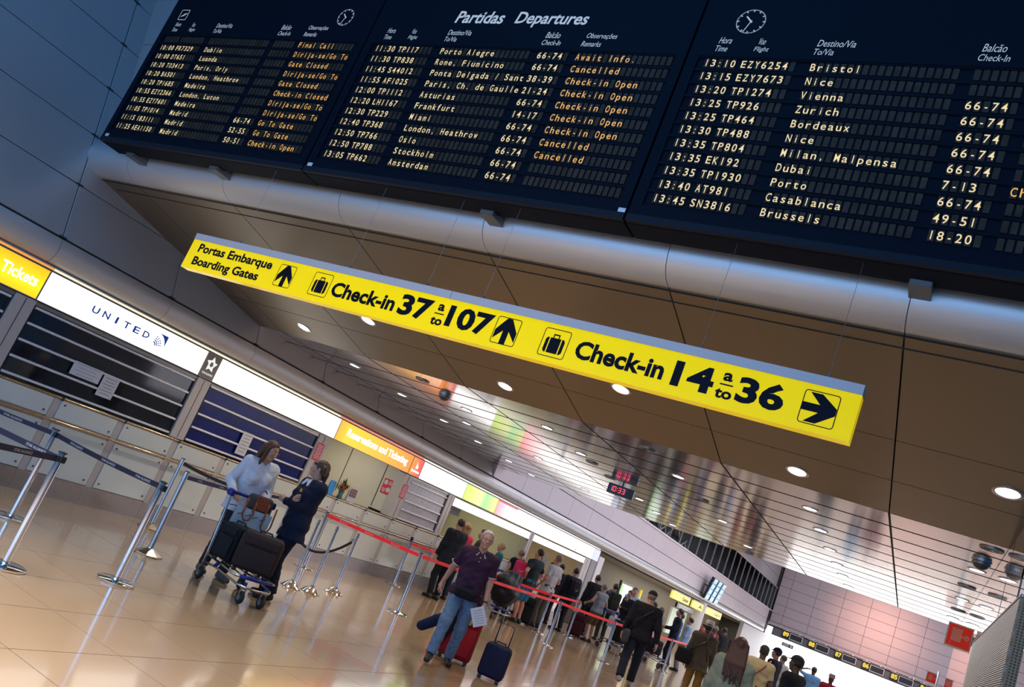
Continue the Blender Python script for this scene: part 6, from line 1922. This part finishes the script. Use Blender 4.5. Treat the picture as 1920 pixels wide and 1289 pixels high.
pp('blonde woman in a black top carrying the pink backpack', *p8, 140, 1.62, female=True, hair=('bun', (0.30, 0.20, 0.12)), top=('tank', BLK, 0.9), bottom=('long', BLK))
backpack('backpack', 'bright pink backpack with a white swoosh mark on the blonde woman', p8, D(140), (0.62, 0.03, 0.13), 0.98, -0.20, (0.30, 0.15, 0.40), mark=True)
pp('tall man in a dark T-shirt with a hand on his hip beside the pink backpack', -8.25, 18.7, 172, 1.80, build=1.05, hair=HB, top=('short', (0.014, 0.026, 0.034), 0.84), bottom=('shorts', (0.03, 0.18, 0.33)), glasses=True,
   wL=(-0.20, 0.05, 1.02), wR=(0.22, 0.06, 1.00), elb=((-1, -0.4, 0), (1, -0.4, 0)), skin='pink')
pp('dark-haired man in navy behind the tall man in the dark T-shirt', -9.2, 20.8, 150, 1.76, hair=HB, top=('short', NAVY, 0.86), bottom=('long', NAVY))
pp('small person with orange sleeves in front of the check-in desk', -8.55, 20.4, 190, 1.62, hair=HB, top=('short', (0.55, 0.10, 0.03), 0.95), skin='tan', wL=(-0.1, 0.26, 1.25), wR=(0.1, 0.28, 1.2), bottom=('long', NAVY))
pp('man with cropped grey hair in a white T-shirt and grey trousers', -8.15, 19.65, 165, 1.84, hair=HG, top=('short', (0.55, 0.56, 0.58), 0.84), bottom=('long', (0.10, 0.09, 0.08)), wL=(-0.24, 0.12, 0.95), wR=(0.2, 0.2, 1.05), skin='pink')
pp('dark-haired person in black behind the man in the white T-shirt', -8.98, 22.1, 150, 1.68, hair=HB, top=('long', BLK, 0.85), bottom=('long', (0.05, 0.03, 0.05)))
p14 = (-8.35, 21.6)
pp('man in a navy sports jacket with a dark backpack', *p14, 145, 1.72, build=1.06, hair=HB, top=('jacket', (0.010, 0.014, 0.030), 0.85), bottom=('long', (0.02, 0.022, 0.035)))
backpack('backpack', 'dark backpack with a white emblem on the man in the navy sports jacket', p14, D(145), (0.010, 0.012, 0.022), 1.0, -0.21, (0.30, 0.14, 0.42), mark=True)
pp('man in a black suit seen from behind, left of the woman in khaki shorts', -8.55, 24.0, 140, 1.78, build=1.08, hair=HB, top=('jacket', BLK, 0.80), bottom=('long', BLK), skin='tan')
pp('grey-haired woman in a grey sleeveless top and khaki shorts', -7.75, 22.5, 150, 1.60, female=True, hair=('short', (0.20, 0.17, 0.16)), top=('tank', (0.26, 0.29, 0.32), 0.88), bottom=('shorts', (0.16, 0.10, 0.045)), wL=(-0.32, 0.20, 1.05), wR=(0.28, 0.2, 1.0), shoes=(0.05, 0.04, 0.035))
p17 = (-8.15, 24.6)
pp('man in a grey T-shirt with a large dark rucksack', *p17, 130, 1.74, hair=HB, top=('short', (0.11, 0.12, 0.14), 0.86), bottom=('long', (0.04, 0.035, 0.03)), skin='pink')
backpack('backpack', 'large dark olive rucksack on the man in the grey T-shirt', p17, D(130), (0.02, 0.022, 0.018), 0.98, -0.22, (0.34, 0.2, 0.52))
pp('man in a dark jacket and pink shirt with glasses leaning over a paper', -7.95, 25.6, -125, 1.72, hair=('short', (0.05, 0.025, 0.015)), top=('jacket', (0.010, 0.010, 0.016), 0.82), bottom=('long', BLK), glasses=True, head=(0.2, 0.3), wL=(-0.1, 0.3, 1.15), wR=(0.1, 0.3, 1.15), collar=(0.55, 0.30, 0.38))
pp('man in a light blue shirt with glasses facing the camera', -8.25, 26.9, -80, 1.86, hair=HB, top=('short', (0.30, 0.42, 0.62), 0.86), bottom=('long', NAVY), glasses=True, skin='tan', head=(0.2, 0.2))
pp('dark-haired person behind the man in black', -7.7, 27.6, 200, 1.68, hair=HB, top=('long', (0.06, 0.06, 0.08), 0.86), skin='tan')
pp('broad man in black with a black cap walking away', -4.62, 16.2, 112, 1.82, h=0.015, build=1.14, hair=HG, top=('jacket', (0.010, 0.010, 0.014), 0.84), bottom=('long', (0.010, 0.014, 0.030), 0.075), shoes=(0.30, 0.26, 0.20), aL=(-0.13, -0.30, 0.14), aR=(0.12, 0.18, 0.09),
   wL=(-0.30, 0.02, 0.86), wR=(0.34, -0.05, 0.88), cap=((0.010, 0.010, 0.012), 1), group=None, glasses=True, head=(0.25, 0), skin='pink')
t = thing('shoulder_bag', 'grey shoulder bag hanging at the left side of the man in black with the cap', 'bag', (-4.62, 16.2, 0.86), D(112) - PI / 2)
MB().rbox((-0.24, -0.10, 0.0), (0.12, 0.24, 0.26), 0.04, seg=3).build('bag', cloth((0.055, 0.058, 0.060)), t, smooth='all')
MB().rbox((-0.31, -0.10, 0.03), (0.02, 0.20, 0.14), 0.008, seg=2).build('flap', cloth((0.075, 0.078, 0.08)), t, smooth='all')
MB().tube([(-0.20, -0.10, 0.12), (-0.16, -0.18, 0.35), (0.10, -0.15, 0.62), (0.13, 0.05, 0.62), (-0.10, 0.18, 0.3), (-0.2, -0.02, 0.12)], 0.012, 6).build('strap', M_black, t, smooth='all')
pp('curly-haired woman in a flowered top beside the yellow kiosk', -7.8, 29.0, 160, 1.60, female=True, hair=('bob', (0.07, 0.04, 0.03)), top=('short', (0.22, 0.18, 0.30), 0.86), skin='tan')
pp('dark-haired man in a navy suit facing left', -6.35, 25.7, 192, 1.77, hair=HB, top=('jacket', (0.008, 0.012, 0.028), 0.78), bottom=('long', (0.008, 0.010, 0.018)), wL=(-0.12, 0.3, 1.1), wR=(0.12, 0.32, 1.08), skin='tan', collar=(0.5, 0.5, 0.52))
pp('person in a blue shirt behind the man in the navy suit', -6.75, 27.6, 185, 1.66, hair=HB, top=('long', (0.05, 0.13, 0.32), 0.86), skin='tan')
pp('man in a pale blue shirt just behind the navy suit', -6.15, 26.4, 185, 1.64, hair=HB, top=('long', (0.30, 0.42, 0.62), 0.86), bottom=('long', (0.2, 0.2, 0.22)))
pp('woman in red seen left of the straw hat', -6.7, 30.9, 170, 1.66, female=True, hair=HB, top=('long', (0.25, 0.03, 0.03), 0.86), skin='tan')
pp('man in a dark red checked shirt left of the straw hat', -6.0, 29.5, 165, 1.70, hair=HG, top=('long', (0.16, 0.02, 0.03), 0.86), skin='brown')
pp('man in black behind the straw hat', -6.1, 31.5, 160, 1.78, hair=HB, top=('long', BLK, 0.86), skin='brown')
ph = (-3.72, 17.6)
pp('man in an olive jacket and pale straw hat seen from behind', *ph, 100, 1.68, h=0.015, build=1.05, hair=HB, top=('jacket', (0.095, 0.075, 0.050), 0.74), bottom=('long', (0.26, 0.15, 0.04)), skin='brown', wL=(-0.28, 0.0, 0.84), wR=(0.30, 0.1, 0.86),
   hat=(mat('straw', (0.62, 0.58, 0.52), 0.7, noise=0.2, nscale=60), M_black), group=None)
t = thing('sling_bag', 'black sling bag with crossed straps on the back of the man in the straw hat', 'bag', (*ph, 0.92), D(100) - PI / 2)
MB().rbox((-0.30, -0.16, -0.02), (0.30, 0.16, 0.30), 0.05, seg=3).build('bag', cloth((0.010, 0.010, 0.012)), t, smooth='all')
MB().tube([(-0.24, -0.14, 0.10), (-0.05, -0.185, 0.28), (0.16, -0.14, 0.50), (0.15, 0.02, 0.56)], 0.016, 6).build('strap', M_black, t, smooth='all')
MB().tube([(0.16, -0.15, 0.02), (0.10, -0.185, 0.28), (0.04, -0.14, 0.52)], 0.014, 6).build('strap', M_black, t, smooth='all')
t = thing('briefcase', 'dark brown briefcase carried by the man in the straw hat', 'briefcase', (-3.52, 17.72, 0.44), D(100) - PI / 2)
MB().rbox((0.12, 0.0, 0.13), (0.12, 0.40, 0.28), 0.02).build('case', cloth((0.06, 0.02, 0.015)), t, smooth='all')
MB().tube([(0.12, -0.07, 0.26), (0.12, -0.05, 0.31), (0.12, 0.05, 0.31), (0.12, 0.07, 0.26)], 0.010, 6).build('handle', M_black, t)
pp('distant man in a bright blue jacket by the pale wall', -9.0, 46.8, 0, 1.68, hair=HB, top=('jacket', (0.03, 0.16, 0.50), 0.82), bottom=('long', (0.35, 0.28, 0.2)), skin='brown', group='people far down the hall')
pp('distant man in a dark suit beside the bright blue jacket', -9.0, 49.6, -30, 1.60, hair=HB, top=('jacket', (0.015, 0.015, 0.03), 0.8), skin='brown', group='people far down the hall', collar=(0.5, 0.5, 0.5))
B_ = 'people seen from behind at the right'
p30 = (-1.74, 10.1)
pp('woman with long brown hair in a pale green blouse seen from behind', *p30, 98, 1.62, h=0.012, female=True, hair=('vlong', (0.085, 0.030, 0.016)), top=('long', (0.29, 0.31, 0.22), 0.80), bottom=('long', (0.05, 0.05, 0.06)), group=B_)
t = thing('strap_bag', 'small black bag on a thin strap worn by the woman in the pale green blouse', 'bag', (*p30, 0.9), D(98) - PI / 2)
MB().tube([(-0.14, 0.02, 0.52), (-0.05, -0.14, 0.40), (0.12, -0.15, 0.16), (0.20, -0.10, 0.0)], 0.006, 6).build('strap', M_black, t, smooth='all')
MB().rbox((0.24, -0.05, -0.08), (0.08, 0.22, 0.16), 0.02).build('bag', M_black, t, smooth='all')
p31 = (-2.30, 15.7)
pp('man in a cream T-shirt and dark green cap seen from behind', *p31, 100, 1.65, h=0.015, build=1.08, hair=('short', (0.02, 0.02, 0.02)), top=('short', (0.50, 0.40, 0.22), 0.82), bottom=('long', (0.03, 0.03, 0.04)), skin='brown', cap=((0.03, 0.035, 0.03), 1), group=B_)
t = thing('strap_bag', 'brown bag strap crossing the back of the man in the cream T-shirt', 'bag', (*p31, 0.9), D(100) - PI / 2)
MB().tube([(0.15, 0.02, 0.55), (0.06, -0.150, 0.40), (-0.12, -0.160, 0.16), (-0.20, -0.10, 0.0)], 0.014, 6).build('strap', M_lea, t, smooth='all')
MB().rbox((-0.25, -0.05, -0.10), (0.08, 0.24, 0.20), 0.02).build('bag', M_lea, t, smooth='all')
pp('man in a navy hooded jacket and navy cap facing left', -2.62, 19.7, 165, 1.72, build=1.05, hair=HB, top=('jacket', (0.012, 0.014, 0.03), 0.82), skin='light', cap=(NAVY, 1), group=B_)
pp('person in a pale shirt right of the navy cap', -3.05, 24.4, 150, 1.64, hair=('short', (0.10, 0.06, 0.04)), top=('long', (0.5, 0.48, 0.42), 0.84), group=B_, glasses=True)
pp('man in a black jacket and large black cap facing left', -1.48, 13.4, 160, 1.68, h=0.015, build=1.10, hair=HB, top=('jacket', (0.012, 0.013, 0.016), 0.82), skin='brown', cap=((0.016, 0.018, 0.022), 1), group=B_)
pp('person in a blue checked shirt with a raised arm', -2.55, 27.5, 100, 1.66, hair=HB, top=('short', (0.16, 0.36, 0.62), 0.84), skin='brown', wL=(-0.22, 0.10, 1.62), elb=((-1, 0, 0), (0.5, -1, -0.3)), group=B_)
pp('person in a red top and pinkish knitted hat at the far right', -1.88, 25.3, 110, 1.62, build=1.1, hair=('none', (0.1, 0.1, 0.1)), top=('long', (0.36, 0.02, 0.04), 0.84), skin='brown', group=B_,
   hat=(mat('knit_pink', (0.35, 0.20, 0.22), 0.9, noise=0.4, nscale=80), mat('knit_band', (0.30, 0.16, 0.18), 0.9)))
pp('person sitting behind the counter beside the green poster', -10.75, 16.95, -10, 1.44, hair=HB, top=('short', (0.12, 0.12, 0.14), 0.8), skin='light', group=None)

# ------------------------------------------------------------------ luggage in the queue
trolley('luggage trolley loaded with black bags behind the red belt, beside the grey-haired man', -8.2, 17.45, D(-60), detail=False)
t = thing('duffel_bag', 'big pile-like black duffel bag on the trolley in front of the pink backpack', 'bag', (-8.2, 17.45, 0.28), D(-60))
f = Fld((-0.45, -0.42, -0.05), (0.45, 0.42, 0.95), 0.02)
f.ell((0.0, 0, 0.36), (0.36, 0.33, 0.36), None, 0.06); f.ell((-0.1, 0.08, 0.66), (0.22, 0.24, 0.18), None, 0.08); f.ell((0.15, -0.1, 0.55), (0.2, 0.2, 0.18), None, 0.08)
f.wrinkle(0.016, 17, 0.7); f.zcut(zmin=0.0)
np_mesh('bag', [f.nets()], cloth((0.008, 0.009, 0.016), 0.45), t)
MB().tube([(-0.2, -0.34, 0.4), (-0.1, -0.40, 0.6), (0.1, -0.38, 0.6), (0.2, -0.32, 0.4)], 0.014, 6).build('handle', M_black, t)
trolley('luggage trolley with two black cases beside the woman in khaki shorts', -7.0, 22.6, D(-20), detail=False)
suitcase('black suitcase lying on the trolley right of the woman in khaki shorts', -6.95, 22.6, 0.28, D(70), (0.5, 0.3, 0.55), (0.010, 0.010, 0.013), group='black cases in the queue')
trolley('luggage trolley with a round dark bag beside the man in the navy suit', -6.45, 24.4, D(-20), detail=False)
suitcase('dark navy round-cornered case on the trolley beside the man in the navy suit', -6.45, 24.4, 0.28, D(60), (0.40, 0.3, 0.40), (0.008, 0.010, 0.028), group='black cases in the queue')
suitcase('dark burgundy upright suitcase beside the woman in khaki shorts', -8.05, 22.15, 0.0, D(40), (0.36, 0.24, 0.60), (0.06, 0.006, 0.014), handle=0.30)
suitcase('black upright suitcase on the floor in front of the man in the white T-shirt', -8.25, 19.1, 0.0, D(25), (0.36, 0.24, 0.62), (0.012, 0.012, 0.014), handle=0.28, group='black cases in the queue')
t = thing('round_bag', 'round bright red bag held by the man in the dark jacket with glasses', 'bag', (-7.45, 25.1, 0.98), D(-100))
MB().ell((0, 0, 0), (0.20, 0.10, 0.19), 12).build('bag', mat('bag_red', (0.62, 0.01, 0.02), 0.45), t, smooth='all')
MB().tube([(-0.10, 0, 0.15), (-0.05, 0, 0.27), (0.05, 0, 0.27), (0.10, 0, 0.15)], 0.010, 6).build('handle', M_black, t)
MB().tube([(-0.18, -0.03, 0.06), (0, -0.10, 0.10), (0.18, -0.03, 0.06)], 0.005, 6).build('zip', mat('zip_gold', (0.6, 0.4, 0.1), 0.3, 1.0), t)
for i, y in enumerate((30.5, 32.2)):
    t = thing('ticket_kiosk', 'slim yellow edged ticket kiosk behind the crowd, %s one' % ('nearer', 'farther')[i], 'kiosk', (-9.3, y, 0), 0, 'yellow edged kiosks')
    MB().rbox((0, 0, 0.75), (0.45, 0.6, 1.5), 0.04).build('body', mat('kiosk_grey', (0.25, 0.26, 0.30), 0.4), t)
    MB().box(0.20, 0.26, -0.32, -0.22, 0.3, 1.9).build('yellow_edge', mat('kiosk_yellow', (0.85, 0.7, 0.03), 0.4, 0, (0.9, 0.75, 0.05), 0.4), t)
    MB().box(0.226, 0.235, -0.18, 0.22, 1.05, 1.4).build('screen', M_dispb, t)
t = thing('handrail', 'steel handrail with glass beside the straw hat man', 'handrail', (-3.2, 18.2, 0))
MB().tube([(0, 0, 0), (0, 0, 0.98), (0.02, 0.1, 1.02), (0.1, 2.6, 1.02)], 0.022, 10).build('rail', M_chrome, t, smooth='all')
MB().tube([(0.1, 2.6, 0), (0.1, 2.6, 1.0)], 0.022, 10).build('post', M_chrome, t, smooth='all')
MB().box(0.04, 0.052, 0.15, 2.5, 0.12, 0.92).build('glass', M_glass, t)
